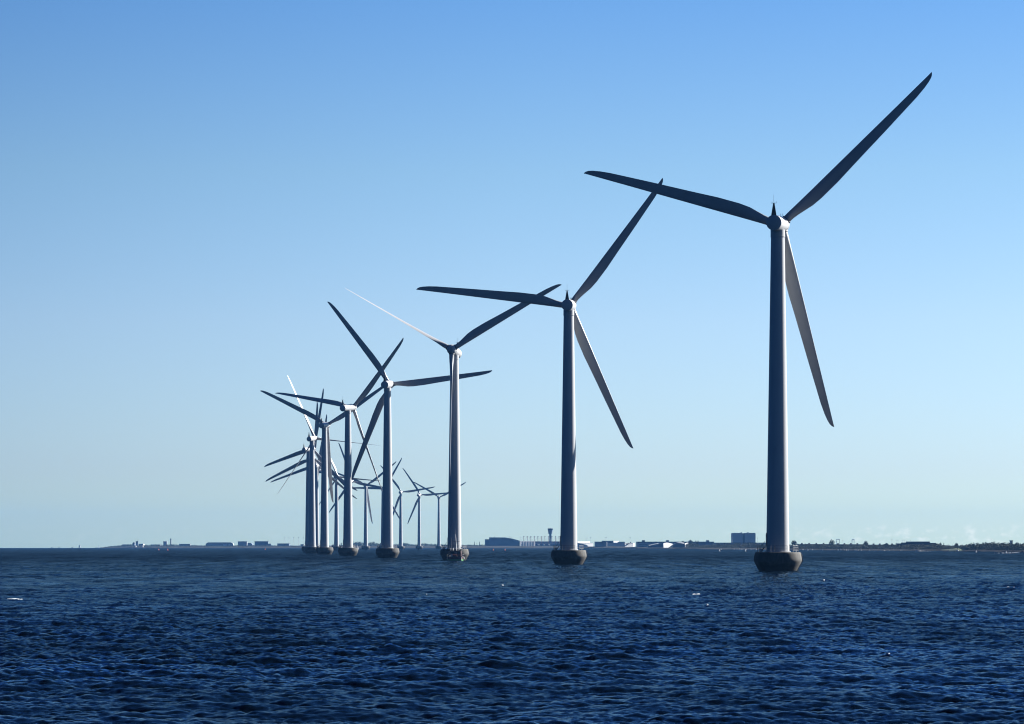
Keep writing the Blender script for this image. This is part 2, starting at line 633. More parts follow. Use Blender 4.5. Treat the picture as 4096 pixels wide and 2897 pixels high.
def build_water():
    wd = np.array([-0.17, -0.985])
    wd /= np.hypot(*wd)
    kA, kB, split = 2 * np.pi / 3.0, 2 * np.pi / 7.5, 2 * np.pi / 4.0
    A = spectrum_tile(61.0, 1024, split, 2 * np.pi / 0.22, kA, wd, 11, 2, 3.2)
    B = spectrum_tile(233.0, 512, 2 * np.pi / 40, split, kB, wd, 5, 4, 3.6)
    A *= 0.20 / 4 / A[..., 2].std()
    B *= 0.32 / 4 / B[..., 2].std()
    hs = math.hypot(0.20, 0.32)
    # one sheet, its grid finer near the place the boat lies, coarser far away
    d = [58.0]
    while d[-1] < 9000:
        q = d[-1]
        step = q * float(np.interp(q, [58, 130, 400, 1700, 9000], [0.0013, 0.0013, 0.0024, 0.0028, 0.03]))
        d.append(q + step)
    d = np.array(d)
    ncol = 1000
    u = np.linspace(-1, 1, ncol)
    X = (u[None, :] * (d[:, None] * math.tan(R(10.9)) + 5)).ravel()
    Y = np.repeat(d, ncol)
    dist = np.hypot(X, Y)
    fade = np.clip((2600 - dist) / 1500, 0, 1)
    c, s_ = math.cos(0.35), math.sin(0.35)
    dA = sample(A, 61.0, X, Y)
    dB = sample(B, 233.0, X * c + Y * s_ + 31, -X * s_ + Y * c + 17)
    dB = np.stack([dB[:, 0] * c - dB[:, 1] * s_, dB[:, 0] * s_ + dB[:, 1] * c, dB[:, 2]], -1)
    disp = dA + dB
    # gusts: patches of rougher and smoother water
    gust = np.zeros_like(X)
    for gx, gy, ph in ((.031, .019, .3), (-.017, .041, 1.9), (.052, -.013, 4.0), (.011, .0087, 2.2), (-.083, .061, 5.1), (.0061, -.0042, .9)):
        gust += np.sin(gx * X + gy * Y + ph + 1.3 * np.sin(.013 * X - .021 * Y + ph))
    amp = fade
    disp = dA * (1 + .10 * gust)[:, None].clip(.5, 1.5) + dB
    P = np.empty((X.size, 3), np.float32)
    P[:, 0] = X + 0.8 * disp[:, 0] * amp
    P[:, 1] = Y + 0.8 * disp[:, 1] * amp
    P[:, 2] = disp[:, 2] * amp + ground(dist)
    foam_glint = np.zeros(X.size, np.float32)
    crest = disp[:, 2] / (hs / 4)
    foam_glint += np.clip((crest - 3.5) * 0.6, 0, 0.55) * fade
    for px, py, w, a in FOAM_GLINT_SPOTS:
        dd = CAMH * F / (py - HY)
        xx = at(px, dd)
        sx = w * dd / F
        g = np.exp(-((X - xx) / sx) ** 4 - ((Y - dd) / (2.0)) ** 4)
        foam_glint = np.maximum(foam_glint, g * a * .66 * np.clip(0.75 + crest * 0.3, 0, 1))
        P[:, 2] += g * 0.07
    nr = d.size
    idx = np.arange(nr * ncol, dtype=np.int32).reshape(nr, ncol)
    q = np.stack([idx[:-1, :-1], idx[:-1, 1:], idx[1:, 1:], idx[1:, :-1]], -1).reshape(-1, 4)
    # the rest of the bay, beside and behind the boat
    rings = np.array([0.5, 58, 400, 1500, 4000, 9000.0])
    aa = np.linspace(R(8), R(352), 60)
    base = nr * ncol
    ex, eq = [], []
    for r_ in rings:
        for a_ in aa:
            ex.append((r_ * math.sin(a_), r_ * math.cos(a_), ground(r_) - 0.5))
    na = aa.size
    for i in range(len(rings) - 1):
        for j in range(na - 1):
            eq.append((base + i * na + j, base + i * na + j + 1, base + (i + 1) * na + j + 1, base + (i + 1) * na + j))
    k = base + len(ex)
    ex += [(0, 0, -0.5), (60 * math.sin(R(8)), 60 * math.cos(R(8)), -0.5), (-60 * math.sin(R(8)), 60 * math.cos(R(8)), -0.5)]
    eq.append((k, k + 1, k + 2, k + 2))
    V = np.concatenate([P, np.array(ex, np.float32)])
    eq = eq[:-1]
    Q = np.concatenate([q, np.array(eq, np.int32)])
    tri = np.array([[k, k + 1, k + 2]], np.int32)
    me = bpy.data.meshes.new('water')
    nq = len(Q)
    me.vertices.add(len(V))
    me.vertices.foreach_set('co', V.astype(np.float32).ravel())
    me.loops.add(nq * 4 + 3)
    me.loops.foreach_set('vertex_index', np.concatenate([Q.ravel(), tri.ravel()]).astype(np.int32))
    me.polygons.add(nq + 1)
    me.polygons.foreach_set('loop_start', np.concatenate([np.arange(nq) * 4, [nq * 4]]).astype(np.int32))
    me.polygons.foreach_set('use_smooth', np.ones(nq + 1, bool))
    a1 = me.attributes.new('foam_glint', 'FLOAT', 'POINT')
    a1.data.foreach_set('value', np.concatenate([foam_glint, np.zeros(len(ex), np.float32)]).astype(np.float32))
    a2 = me.attributes.new('farness', 'FLOAT', 'POINT')
    far = np.clip((dist - 110) / 900, 0, 1) ** 0.6
    a2.data.foreach_set('value', np.concatenate([far, np.ones(len(ex))]).astype(np.float32))
    me.update(calc_edges=True)
    # faces up
    if me.polygons[0].normal.z < 0:
        me.flip_normals()
    me.materials.append(water_mat())
    o = obj('water', me)
    tag(o, 'dark blue choppy sea water stretching to the horizon', 'water', kind='structure')


build_water()

# ------------------------------------------------------------------ wind turbines
HUB = 64.15
TILT = R(4)
ROTOR_Y = 4.9


def circ(r, z, a0, a1, n):
    return [(r * math.sin(R(a0 + (a1 - a0) * i / n)), r * math.cos(R(a0 + (a1 - a0) * i / n)), z) for i in range(n + 1)]


def blade_mesh():
    st = [  # radius, chord, thickness, twist(deg), round(1)->airfoil(0), place of the pitch axis
        (1.25, 1.5, 1.5, 0, 1, 0.500), (2.4, 1.52, 1.5, 0, 1, 0.500), (3.6, 1.68, 1.38, 5, 0.75, 0.422), (5, 2.0, 1.1, 8, 0.4, 0.340), (6.6, 2.37, 0.9, 9, 0.12, 0.274),
        (8.7, 2.54, 0.76, 8.5, 0, 0.239), (12.9, 2.5, 0.6, 6, 0, 0.210), (17, 2.26, 0.46, 4, 0, 0.196), (21.3, 2.05, 0.36, 2.5, 0, 0.174), (25.5, 1.85, 0.29, 1.5, 0, 0.148),
        (30, 1.6, 0.23, 0.7, 0, 0.115), (33.5, 1.42, 0.18, 0.2, 0, 0.089), (35.5, 1.2, 0.14, 0, 0, 0.076), (36.8, 0.95, 0.1, 0, 0, 0.069), (37.6, 0.70, 0.07, 0, 0, 0.075),
        (38.05, 0.42, 0.05, 0, 0, 0.125), (38.3, 0.14, 0.02, 0, 0, 0.500)]
    n = 24
    mb = MB()
    vs, fs = [], []
    for (r, c, t, tw, rd, pa) in st:
        for j in range(n):
            q = 2 * math.pi * j / n
            x = (1 - math.cos(q)) / 2
            yt = 5 * 1.0 * (0.2969 * math.sqrt(x) - 0.1260 * x - 0.3516 * x * x + 0.2843 * x ** 3 - 0.1036 * x ** 4)
            sgn = 1 if q <= math.pi else -1
            ya = t * yt * sgn + 0.03 * c * 4 * x * (1 - x)
            yr = t * 0.5 * math.sin(q)
            xx = (x - pa) * c
            yy = yr * rd + ya * (1 - rd)
            a = R(-tw)
            vs.append((xx * math.cos(a) - yy * math.sin(a), xx * math.sin(a) + yy * math.cos(a), r * (1 + .015 * (r - 1.25) / 37)))
    k = len(st)
    for i in range(k - 1):
        for j in range(n):
            fs.append((i * n + j, i * n + (j + 1) % n, (i + 1) * n + (j + 1) % n, (i + 1) * n + j))
    fs.append(tuple(range(n))[::-1])
    fs.append(tuple((k - 1) * n + j for j in range(n)))
    mb.add(vs, fs)
    # outward normals
    me = mb.mesh('blade', 60)
    import bmesh
    bm = bmesh.new()
    bm.from_mesh(me)
    bmesh.ops.recalc_face_normals(bm, faces=bm.faces)
    bm.to_mesh(me)
    bm.free()
    me.polygons.foreach_set('use_smooth', [True] * len(me.polygons))
    me.materials.append(M['blade'])
    return me


def turbine_meshes():
    T = {}

    def keep(name, mb, m, smooth=40):
        me = mb.mesh(name, smooth)
        me.materials.append(M[m])
        T[name] = me

    keep('foundation', MB().lathe([(0, -3.0), (2.7, -3.0), (3.05, -0.6), (3.42, 0.0), (3.85, 0.85), (4.2, 1.5), (4.36, 1.82), (4.42, 2.05),
                                   (4.41, 2.3), (4.36, 2.65), (4.26, 3.15), (4.17, 3.47), (4.12, 3.54), (4.03, 3.57), (0, 3.58)], 64),
         'concrete')
    keep('tower', MB().lathe([(2.16, 3.56), (2.16, 3.62)] + [(2.13 - (2.13 - 1.26) * i / 24, 3.62 + (62.0 - 3.62) * i / 24) for i in range(25)]
                             + [(0.0, 62.0)], 64), 'paint')
    keep('base_flange', MB().lathe([(2.165, 3.57), (2.34, 3.575), (2.34, 3.72), (2.165, 3.76)], 64), 'paint')
    keep('yaw_collar', MB().lathe([(1.27, 61.65), (1.36, 61.66), (1.36, 61.78), (1.33, 61.8), (1.33, 63.0), (0, 63.0)], 48), 'paint')
    # railing round the front and left of the deck
    mb = MB()
    rail_z = (3.585 + 1.16, 3.585 + 0.60)
    for z in rail_z:
        mb.rods(circ(3.75, z, 158, 300, 18), 0.026, 6)
    for a in (158, 176, 194, 214, 232, 250, 262, 274, 288, 300):
        p = (3.75 * math.sin(R(a)), 3.75 * math.cos(R(a)))
        mb.rods([(p[0], p[1], 3.56), (p[0], p[1], 3.585 + 1.18)], 0.034, 6)
    keep('railing', mb, 'dark_steel')
    mb = MB()
    mb.rods(circ(3.72, 3.585 + 0.07, 150, 205, 10), 0.03, 6)
    for a in (150, 205):
        p = (3.72 * math.sin(R(a)), 3.72 * math.cos(R(a)))
        mb.rods([(p[0], p[1], 3.56), (p[0], p[1], 3.585 + 1.14)], 0.026, 6)
    keep('kick_rail', mb, 'galv')
    # bright landing gate: four rungs between two raked posts
    mb = MB()
    g0, g1 = Vector((2.62, -2.35, 3.56)), Vector((3.72, -1.55, 3.56))
    for g, lean in ((g0, -0.08), (g1, -0.14)):
        mb.rods([g, g + Vector((lean, 0.02, 1.2))], 0.045, 6)
    for i, h in enumerate((0.38, 0.78, 1.16)):
        a_ = g0 + Vector((-0.08 * h / 1.2, 0.02 * h / 1.2, h))
        b_ = g1 + Vector((-0.14 * h / 1.2, 0.02 * h / 1.2, h))
        mb.rods([a_, b_], 0.045, 6)
    mid = (g0 + g1) / 2
    mb.rods([mid, mid + Vector((0, 0, 0.30))], 0.09, 6)
    keep('landing_gate', mb, 'galv')
    # boat ladder hanging off the lit side
    mb = MB()
    prof = [(4.20, 3.5), (4.42, 3.2), (4.54, 2.7), (4.60, 2.1), (4.50, 1.7), (4.10, 1.0), (3.75, 0.4), (3.6, 0.0), (3.4, -0.5)]
    ca, sa = math.cos(R(-4)), math.sin(R(-4))
    for off in (-0.26, 0.26):
        mb.rods([(r * ca + off * sa, -r * sa + off * ca, z) for r, z in prof], 0.03, 5)
    for i in range(13):
        z = 3.35 - i * 0.27
        for (ra, za), (rb, zb) in zip(prof, prof[1:]):
            if zb <= z <= za:
                r = ra + (rb - ra) * (za - z) / (za - zb)
        mb.rods([(r * ca - 0.32 * sa, -r * sa - 0.32 * ca, z), (r * ca + 0.32 * sa, -r * sa + 0.32 * ca, z)], 0.045, 5)
    keep('boat_ladder', mb, 'dark_steel')
    # door on the left flank with its frame, and the steps up to it
    mb = MB()
    n = 14
    arc = [(0.42 * math.cos(math.pi * i / n), 0.42 * math.sin(math.pi * i / n)) for i in range(n + 1)]
    out = [(x, 2.05 + z) for x, z in arc] + [(x, 0.42 - z) for x, z in reversed(arc[1:-1])][::-1]
    out = [(x, 2.05 + z) for x, z in arc] + [(-0.42 * math.cos(math.pi * i / n), 0.42 - 0.42 * math.sin(math.pi * i / n)) for i in range(n + 1)]
    mb.prism(out, -2.36, -2.0)
    keep('door', mb, 'navy_door', 30)
    mb = MB()
    for s_ in (-0.34, 0.34):
        mb.rods([(s_, -3.15, 3.6), (s_, -2.38, 4.62)], 0.045, 5)
        mb.rods([(s_, -3.25, 3.6), (s_, -3.2, 4.5), (s_, -2.42, 5.55)], 0.03, 5)
    for i in range(5):
        q = (i + 0.6) / 5.2
        mb.box(-0.34, 0.34, -3.15 + 0.77 * q - 0.12, -3.15 + 0.77 * q + 0.12, 3.6 + 1.02 * q - 0.02, 3.6 + 1.02 * q + 0.02)
    keep('stairs', mb, 'dark_steel', 30)
    mb = MB()
    mb.box(-3.45, -3.0, -1.2, -0.75, 3.57, 4.15)
    keep('deck_box', mb, 'galv', 30)
    # nacelle along +Y (nose), its tail a flat disc
    keep('nacelle', MB().lathe([(0, -5.2), (1.32, -5.2), (1.40, -5.15), (1.42, -5.05), (1.44, -4.0), (1.46, -2.0), (1.48, 0), (1.49, 3.2),
                                (1.47, 3.95), (1.40, 4.02), (0, 4.02)][::-1], 56, 'Y'), 'paint')
    mb = MB()
    b0 = [(-0.50, -5.08), (0.50, -5.08), (0.32, -4.2), (-0.32, -4.2)]
    b1 = [(-0.12, -4.98), (0.12, -4.98), (0.12, -4.78), (-0.12, -4.78)]
    mb.add([(x, y, 1.28) for x, y in b0] + [(x, y, 3.52) for x, y in b1],
           [(3, 2, 1, 0), (4, 5, 6, 7), (0, 1, 5, 4), (1, 2, 6, 5), (2, 3, 7, 6), (3, 0, 4, 7)])
    keep('weather_mast', mb, 'mast_black', 20)
    mb = MB()
    for sx in (-1, 1):
        mb.rods([(0, -4.9, 3.54), (sx * 0.48, -4.9, 3.54), (sx * 0.5, -4.9, 3.82)], 0.028, 5)
        mb.rods([(sx * 0.2, -4.9, 3.54), (sx * 0.2, -4.9, 3.78)], 0.024, 5)
    mb.rods([(0, -4.9, 3.5), (0, -4.9, 5.1)], 0.022, 5)
    keep('anemometer', mb, 'dark_steel', 30)
    mb = MB()
    for y in (0.4, 1.5, 2.6):
        a0, a1 = 62, 74
        mb.rods([(1.487 * math.sin(R(a)), y, 1.487 * math.cos(R(a))) for a in (a0, 68, a1)], 0.016, 4)
    mb.rods([(1.487 * math.sin(R(68)), y, 1.487 * math.cos(R(68))) for y in (0.3, 3.4)], 0.012, 4)
    for x in (0.25, 0.55):
        mb.rods([(x, 2.2, 1.44), (x, 2.2, 1.95)], 0.035, 5)
    keep('hatch_fittings', mb, 'dark_steel', 30)
    keep('hub', MB().lathe([(0, 4.05), (1.36, 4.05), (1.45, 4.35), (1.50, 4.7), (1.50, 5.1), (1.42, 5.55), (1.24, 5.98), (0.95, 6.32),
                            (0.6, 6.52), (0.25, 6.6), (0, 6.61)][::-1], 48, 'Y'), 'paint')
    keep('root_ring', MB().lathe([(0.70, 1.22), (0.88, 1.22), (0.90, 1.3), (0.90, 1.48), (0.86, 1.52), (0.70, 1.52)], 32), 'dark_steel')
    T['blade'] = blade_mesh()
    return T


TM = turbine_meshes()
STATIC = ('foundation', 'tower', 'yaw_collar', 'railing', 'boat_ladder', 'deck_box')


def turbine(px, d, yaw_rel, rot, pitch, label):
    """px: tower axis in the photograph's columns, d: distance; yaw relative to the line of sight"""
    X = at(px, d)
    los = math.atan2(X, d)
    yaw = R(yaw_rel) + los
    root = empty('wind_turbine', (X, d, ground(math.hypot(X, d))))
    tag(root, label, 'wind turbine', 'white offshore wind turbines standing in a long curved row')
    for k in STATIC:
        p = obj(k, TM[k], root)
        if k == 'tower':
            obj('base_flange', TM['base_flange'], p)
            # the door looks left and a little toward the viewer
            obj('door', TM['door'], p, mtx=Matrix.Translation((0, 0, 4.65)) @ Matrix.Rotation(R(-84), 4, 'Z') @ Matrix.Translation((0, 0.2, 0)))
            obj('stairs', TM['stairs'], p, mtx=Matrix.Rotation(R(-84), 4, 'Z'))
        if k == 'railing':
            obj('landing_gate', TM['landing_gate'], p)
            obj('kick_rail', TM['kick_rail'], p)
    Mn = Matrix.Translation((0, 0, HUB)) @ Matrix.Rotation(-yaw, 4, 'Z') @ Matrix.Rotation(TILT, 4, 'X')
    nac = obj('nacelle', TM['nacelle'], root, mtx=Mn)
    for k in ('weather_mast', 'anemometer', 'hatch_fittings'):
        obj(k, TM[k], nac)
    obj('hub', TM['hub'], root, mtx=Mn)
    for i in range(3):
        p = pitch[i] if isinstance(pitch, (list, tuple)) else pitch
        bl = obj('blade', TM['blade'], root,
                 mtx=Mn @ Matrix.Translation((0, ROTOR_Y, 0)) @ Matrix.Rotation(R(rot + 120 * i), 4, 'Y') @ Matrix.Rotation(R(p), 4, 'Z'))
        obj('root_ring', TM['root_ring'], bl)
    return root


TURBINES = [
    (3111, 521, 8, 45.9, -3, 'nearest and largest white wind turbine, far right, tail of its nacelle toward us'),
    (2275, 699, 4.5, 36.4, -3, 'second nearest white wind turbine, standing just right of the airport control tower'),
    (1818, 867, 190, 60.0, (83, 80, 22), 'third nearest wind turbine with a work boat at its base and its hub facing us'),
    (1550, 1046, 12, 82.8, -3, 'fourth nearest wind turbine, one blade level to the right behind the turbine with the boat'),
    (1392, 1224, 27, 40.4, 48, 'fifth nearest wind turbine, bright sunlit nacelle seen from its side, thin blade to the left'),
    (1298, 1402, 17, 56.5, -3, 'sixth nearest wind turbine, one blade hanging straight down beside its tower'),
    (1248, 1580, 19, 96.5, 85, 'seventh nearest wind turbine, thin blades, one white blade pointing up and left'),
    (1234, 1758, 34, 14.0, -3, 'leftmost wind turbine, tower half hidden by the one before it, one blade upright'),
    (1243, 1936, 20, 5.4, -3, 'wind turbine hidden behind the leftmost pair, only its dark blades showing'),
    (1266, 2114, 12, 10.5, 30, 'slender far wind turbine showing between the sixth and seventh nearest towers'),
    (1296, 2292, -100, 178, 85, 'far wind turbine hidden behind the sixth nearest tower, its edge-on blade hanging beside it'),
    (1346, 2470, 15, 95.5, 60, 'far wind turbine midway between the fifth and sixth nearest towers, thin level blade'),
    (1400, 2648, 25, 100, -3, 'far wind turbine behind the fifth nearest tower, its white hub peeping out on the right'),
    (1463, 2826, 10, 51.5, -3, 'far wind turbine midway between the fourth and fifth nearest towers, sunlit blade hanging down'),
    (1531, 3003, 10, 31, -3, 'far wind turbine mostly hidden just left of the fourth nearest tower'),
    (1603, 3179, 12, 81, -3, 'leftmost of three small far wind turbines in the open sky'),
    (1677, 3355, 18, 85.5, -3, 'middle one of three small far wind turbines in the open sky, white hub sunlit'),
    (1755.5, 3529, 8, 60, -3, 'rightmost of three small far wind turbines, beside the turbine with the work boat'),
]
for t in TURBINES:
    turbine(*t)

# ------------------------------------------------------------------ work boat moored at the third turbine


def work_boat():
    d = 855.5
    root = empty('work_boat', (at(1824, d), d, ground(d)), R(-3))
    tag(root, 'dark work boat with a green waterline and white mast moored stern-on at a turbine base', 'boat')
    st = [(-5.4, 2.15, 1.95, 1.25), (-3, 2.35, 2.2, 1.2), (0, 2.38, 2.2, 1.25), (2.6, 1.95, 1.5, 1.45), (4.3, 1.0, .6, 1.75), (5.4, .12, .06, 2.0)]
    for nm, m, lo, hi in (('hull', 'rust', .55, 1.0), ('boot_stripe', 'green', -.4, .55)):
        vs, fs = [], []
        for (y, bd, bw, sh) in st:
            def hb(z, bd=bd, bw=bw, sh=sh):
                return bw + (bd - bw) * max(0, z) / sh
            z0, z1 = lo, (sh if hi == 1.0 else hi)
            vs += [(-hb(z1), y, z1), (-hb(z0), y, z0), (hb(z0), y, z0), (hb(z1), y, z1)]
        for i in range(len(st) - 1):
            for j in range(4):
                fs.append((i * 4 + j, (i + 1) * 4 + j, (i + 1) * 4 + (j + 1) % 4, i * 4 + (j + 1) % 4))
        fs += [(3, 2, 1, 0), (len(st) * 4 - 4, len(st) * 4 - 3, len(st) * 4 - 2, len(st) * 4 - 1)]
        MB().add(vs, fs).build(nm, M[m], root)
    MB().rods([(-2.2, -5.45, 1.25), (-2.42, -3, 1.22), (-2.45, 0, 1.28), (-2.0, 2.6, 1.5), (-1.05, 4.3, 1.8), (0, 5.5, 2.05),
               (1.05, 4.3, 1.8), (2.0, 2.6, 1.5), (2.45, 0, 1.28), (2.42, -3, 1.22), (2.2, -5.45, 1.25)], .09, 6, True).build('rubbing_strake', M['black'], root, 40)
    wh = MB().box(-1.55, 1.55, -1.6, 2.0, 1.2, 3.05).build('wheelhouse', M['rust'], root)
    MB().box(-1.75, 1.75, -1.85, 2.25, 3.053, 3.17).build('roof', M['dark_steel'], wh)
    for x in (-0.95, 0.95):
        MB().box(x - .42, x + .42, -1.63, -1.603, 2.15, 2.75).build('window', M['glass'], wh)
    MB().box(-1.5, -.85, -1.66, -1.603, 1.3, 2.05).build('locker_door', M['galv'], wh)
    MB().box(-.35, .35, -1.64, -1.603, 1.25, 2.9).build('door', M['navy_door'], wh)
    mast = MB().rods([(0.1, 0.4, 3.1), (-0.05, 0.3, 5.6), (-0.2, 0.2, 8.1)], .20, 8, r1=.08).build('mast', M['white'], root, 40)
    MB().rods([(-.75, .28, 5.9), (1.0, .28, 5.8)], .045, 5).rods([(-.7, .28, 5.9), (-.7, .28, 6.1)], .07, 6).rods([(.95, .28, 5.8), (.95, .28, 6.1)], .07, 6).build('crosstree', M['dark_steel'], mast)
    MB().rods([(-0.2, .2, 8.1), (-0.25, .2, 9.3)], .018, 4).build('aerial', M['galv'], mast)
    MB().rods([(0.0, .3, 5.6), (1.3, -1.5, 3.2)], .02, 4).rods([(0.0, .3, 5.6), (1.2, 2.0, 3.2)], .02, 4).build('stay', M['galv'], mast)
    MB().rods([(-1.3, .6, 3.15), (-1.4, .6, 6.9)], .02, 4).build('whip_aerial', M['galv'], root)
    # stern gantry, winch and gear
    MB().rods([(-1.9, -4.7, 1.2), (-1.75, -4.7, 2.9), (1.75, -4.7, 2.9), (1.9, -4.7, 1.2)], .08, 6).build('stern_gantry', M['dark_steel'], root, 40)
    MB().rods([(-.8, -3.2, 1.6), (.5, -3.2, 1.6)], .36, 12).box(-.9, .6, -3.6, -2.8, 1.2, 1.4).build('winch', M['rust'], root, 40)
    for x, h, m in ((-1.75, 3.7, 'white'), (-1.0, 3.8, 'white'), (1.45, 4.1, 'dark_steel'), (.75, 3.4, 'white')):
        MB().rods([(x, 1.7, 3.15), (x, 1.7, h)], .10, 6).blob((x, 1.7, h), (.15, .15, .13), 3, 8, 0).build('lamp_post', M[m], root, 60)
    for x, y in ((-2.45, -2.2), (2.45, -2.2), (2.45, .4)):
        MB().blob((x, y, .75), (.16, .16, .38), 1, 10, 0).build('fender', M['cloth'], root, 180)
    MB().rods([(2.0, -5.5, .35), (2.0, -5.5, 1.2)], .10, 8).blob((2.0, -5.5, .35), (.16, .12, .25), 2, 8, 0).build('stern_fender', M['cloth'], root, 60)
    for s in (-1, 1):
        MB().rods([(s * 2.3, -5.2, 1.9), (s * 2.42, -2, 1.9), (s * 2.4, .5, 1.95)], .025, 5).rods([(s * 2.3, -5.2, 1.2), (s * 2.3, -5.2, 1.9)], .025, 5).rods(
            [(s * 2.4, -2, 1.2), (s * 2.42, -2, 1.9)], .025, 5).rods([(s * 2.38, .5, 1.2), (s * 2.4, .5, 1.95)], .025, 5).build('guard_rail', M['galv'], root)


work_boat()

# ------------------------------------------------------------------ the far shore
SHORE = [(380, 5900), (415, 5500), (600, 5200), (1000, 5000), (1850, 4800), (2300, 4500), (2800, 3150), (3300, 2560),
         (3600, 2300), (4096, 1750), (4700, 1300), (5400, 1000)]


def sd(px):
    return float(np.interp(px, [p for p, _ in SHORE], [q for _, q in SHORE]))


def yc(px, y):
    return y - 3.5 * max(0.0, 1 - px / 1500)


def zt(px, y, d):
    """height of a roof seen at row y"""
    return height(yc(px, y), d)


def land_rise(k, px):
    return float(np.interp(k, [0, 15, 60, 200, 1500], [-0.6, 0.7, 1.5, 2.4, 2.6])) * float(np.interp(px, [420, 520, 1900, 2600], [1.0, 1.75, 1.75, 1.0]))


def zb(px, d):
    return ground(d) + land_rise(d - sd(px), px) - 0.4


def build_land():
    pxs = list(range(380, 5401, 20))
    rows = [0, 6, 15, 35, 60, 120, 200, 450, 800, 1200]
    vs, fs = [], []
    rnd = random.Random(3)
    for px in pxs:
        s0 = sd(px) + rnd.uniform(-8, 8)
        for k in rows:
            kk = k * min(1, (7000 - s0) / 1400)
            dd = s0 + kk
            z = ground(dd) + land_rise(k, px) + rnd.uniform(-.15, .25) * (k > 10)
            if px < 470:
                z -= (470 - px) / 90 * 2.2 * (k > 10)
            vs.append((at(px, dd), dd, z))
    nr = len(rows)
    for i in range(len(pxs) - 1):
        for j in range(nr - 1):
            fs.append((i * nr + j, (i + 1) * nr + j, (i + 1) * nr + j + 1, i * nr + j + 1))
    o = MB().add(vs, fs).build('land', land_mat(), None, 180)
    tag(o, 'low dry grassy coast running along the horizon', 'land', kind='structure')


build_land()


def block(name, label, cat, px0, px1, y, d, depth, wall='mid_clad', roof='roof_dark', group=None, bev=0.0, roof_t=0.6, skew=0.0):
    """building whose front spans px0..px1 at distance d, eaves at photograph row y: an Empty with a wall part and a roof part"""
    xc = at((px0 + px1) / 2, d)
    w = (px1 - px0) * d / F / 2
    g = zb((px0 + px1) / 2, d)
    h = zt((px0 + px1) / 2, y, d) - g
    root = empty(name, (xc, d, g))
    tag(root, label, cat, group)
    if bev:
        o = [(-w, 0), (w, 0), (w, h - bev), (w - bev * .3, h - bev * .3), (w - bev, h), (-w + bev, h), (-w + bev * .3, h - bev * .3), (-w, h - bev)]
        MB().prism(o, 0, depth).build('wall', M[wall], root)
    else:
        MB().box(-w, w, 0, depth, 0, h - roof_t).skew(skew).build('wall', M[wall], root)
        MB().box(-w - .3, w + .3, -.3, depth + .3, h - roof_t + .01, h).skew(skew).build('roof', M[roof], root)
    return root, w, h


def windows(root, w, h, rows, m='glass', x0=-.9, x1=.9, z0=.2, z1=.85, t=.35, name='window_band', skew=0.0):
    for i in range(rows):
        z = h * (z0 + (z1 - z0) * i / max(1, rows - 1 if rows > 1 else 1))
        mb = MB().box(w * x0, w * x1, -.12 + skew * w * (1 + x0), .1 + skew * w * (1 + x0), z, z + h * t / rows).skew(skew)
        mb.build(name, M[m], root)


def tree(name, label, px, y, wpx, d, m='leaf', seed=0, shape='round', n=420):
    g = zb(px, d)
    h = max(2.5, zt(px, y, d) - g)
    rx = wpx * d / F / 2
    root = empty(name, (at(px, d), d, g))
    tag(root, label, 'tree', 'trees standing out of the far shore')
    rnd = random.Random(seed)
    if shape == 'spire':
        MB().rods([(0, 0, 0), (0, 0, h * .3)], .25, 6).build('trunk', M['bark'], root)
        mb = MB()
        for i in range(6):
            q = i / 6
            mb.leaves((0, 0, h * (.15 + .8 * q)), (rx * (1 - q * .8), rx * (1 - q * .8), h * .12), n // 6, max(.25, rx * .35), seed + i)
        mb.build('crown', M[m], root)
        return root
    mb = MB().rods([(0, 0, 0), (.1, 0, h * .3), (.2, .1, h * .6)], max(.18, h * .03), 7, r1=max(.08, h * .012))
    for i in range(5):
        a = 2 * math.pi * i / 5 + rnd.random()
        mb.rods([(.1, 0, h * (.25 + .05 * i)), (rx * .6 * math.cos(a), rx * .6 * math.sin(a), h * (.5 + .07 * i))], h * .014, 5, r1=h * .005)
    mb.build('trunk', M['bark'], root)
    mb = MB()
    if shape == 'bare':
        for i in range(46):
            a, q = rnd.random() * 6.28, rnd.random()
            e = (rx * (.3 + .7 * q) * math.cos(a), rx * .6 * math.sin(a), h * (.55 + .45 * rnd.random()))
            mb.rods([(e[0] * .25, e[1] * .25, h * .45), e], .10, 4, r1=.03)
        mb.leaves((0, 0, h * .78), (rx, rx * .6, h * .2), 60, .35, seed)
    else:
        for i in range(7):
            a = 2 * math.pi * i / 6
            k = 0 if i == 6 else 1
            c = (rx * .42 * k * math.cos(a), rx * .42 * k * math.sin(a), h * (.60 + .12 * rnd.uniform(-1, 1) + (.12 if i == 6 else 0)))
            mb.leaves(c, (rx * .58, rx * .58, h * .27), n // 7, max(.3, rx * .14), seed * 10 + i)
    mb.build('crown', M[m], root)
    return root


def wood(label, prof, dd, step=3.2, rows=3, m='leaf', seed=1, spread=25.0, low=0.0):
    """a far-off belt of scrub and trees that reads as one mass"""
    mb = MB()
    rnd = random.Random(seed)
    px = prof[0][0]
    while px < prof[-1][0]:
        yt = float(np.interp(px, [p for p, _ in prof], [q for _, q in prof]))
        for k in range(rows):
            q = px + rnd.uniform(-step, step)
            d = sd(q) + dd + spread * k + rnd.uniform(-8, 8)
            g = zb(q, d) + low
            h = (zt(q, yt, d) - g) * (rnd.uniform(.74, 1.02) if k == rows - 1 else rnd.uniform(.4, .85))
            if h < .5:
                continue
            r = max(1.2, step * d / F * rnd.uniform(.9, 1.7))
            mb.leaves((at(q, d), d, g + h * .5), (r, r, h * .5), 70, max(.28, h * .085), rnd.randrange(10 ** 6))
        px += step
    o = mb.build('woodland', M[m])
    tag(o, label, 'woodland', kind='stuff')


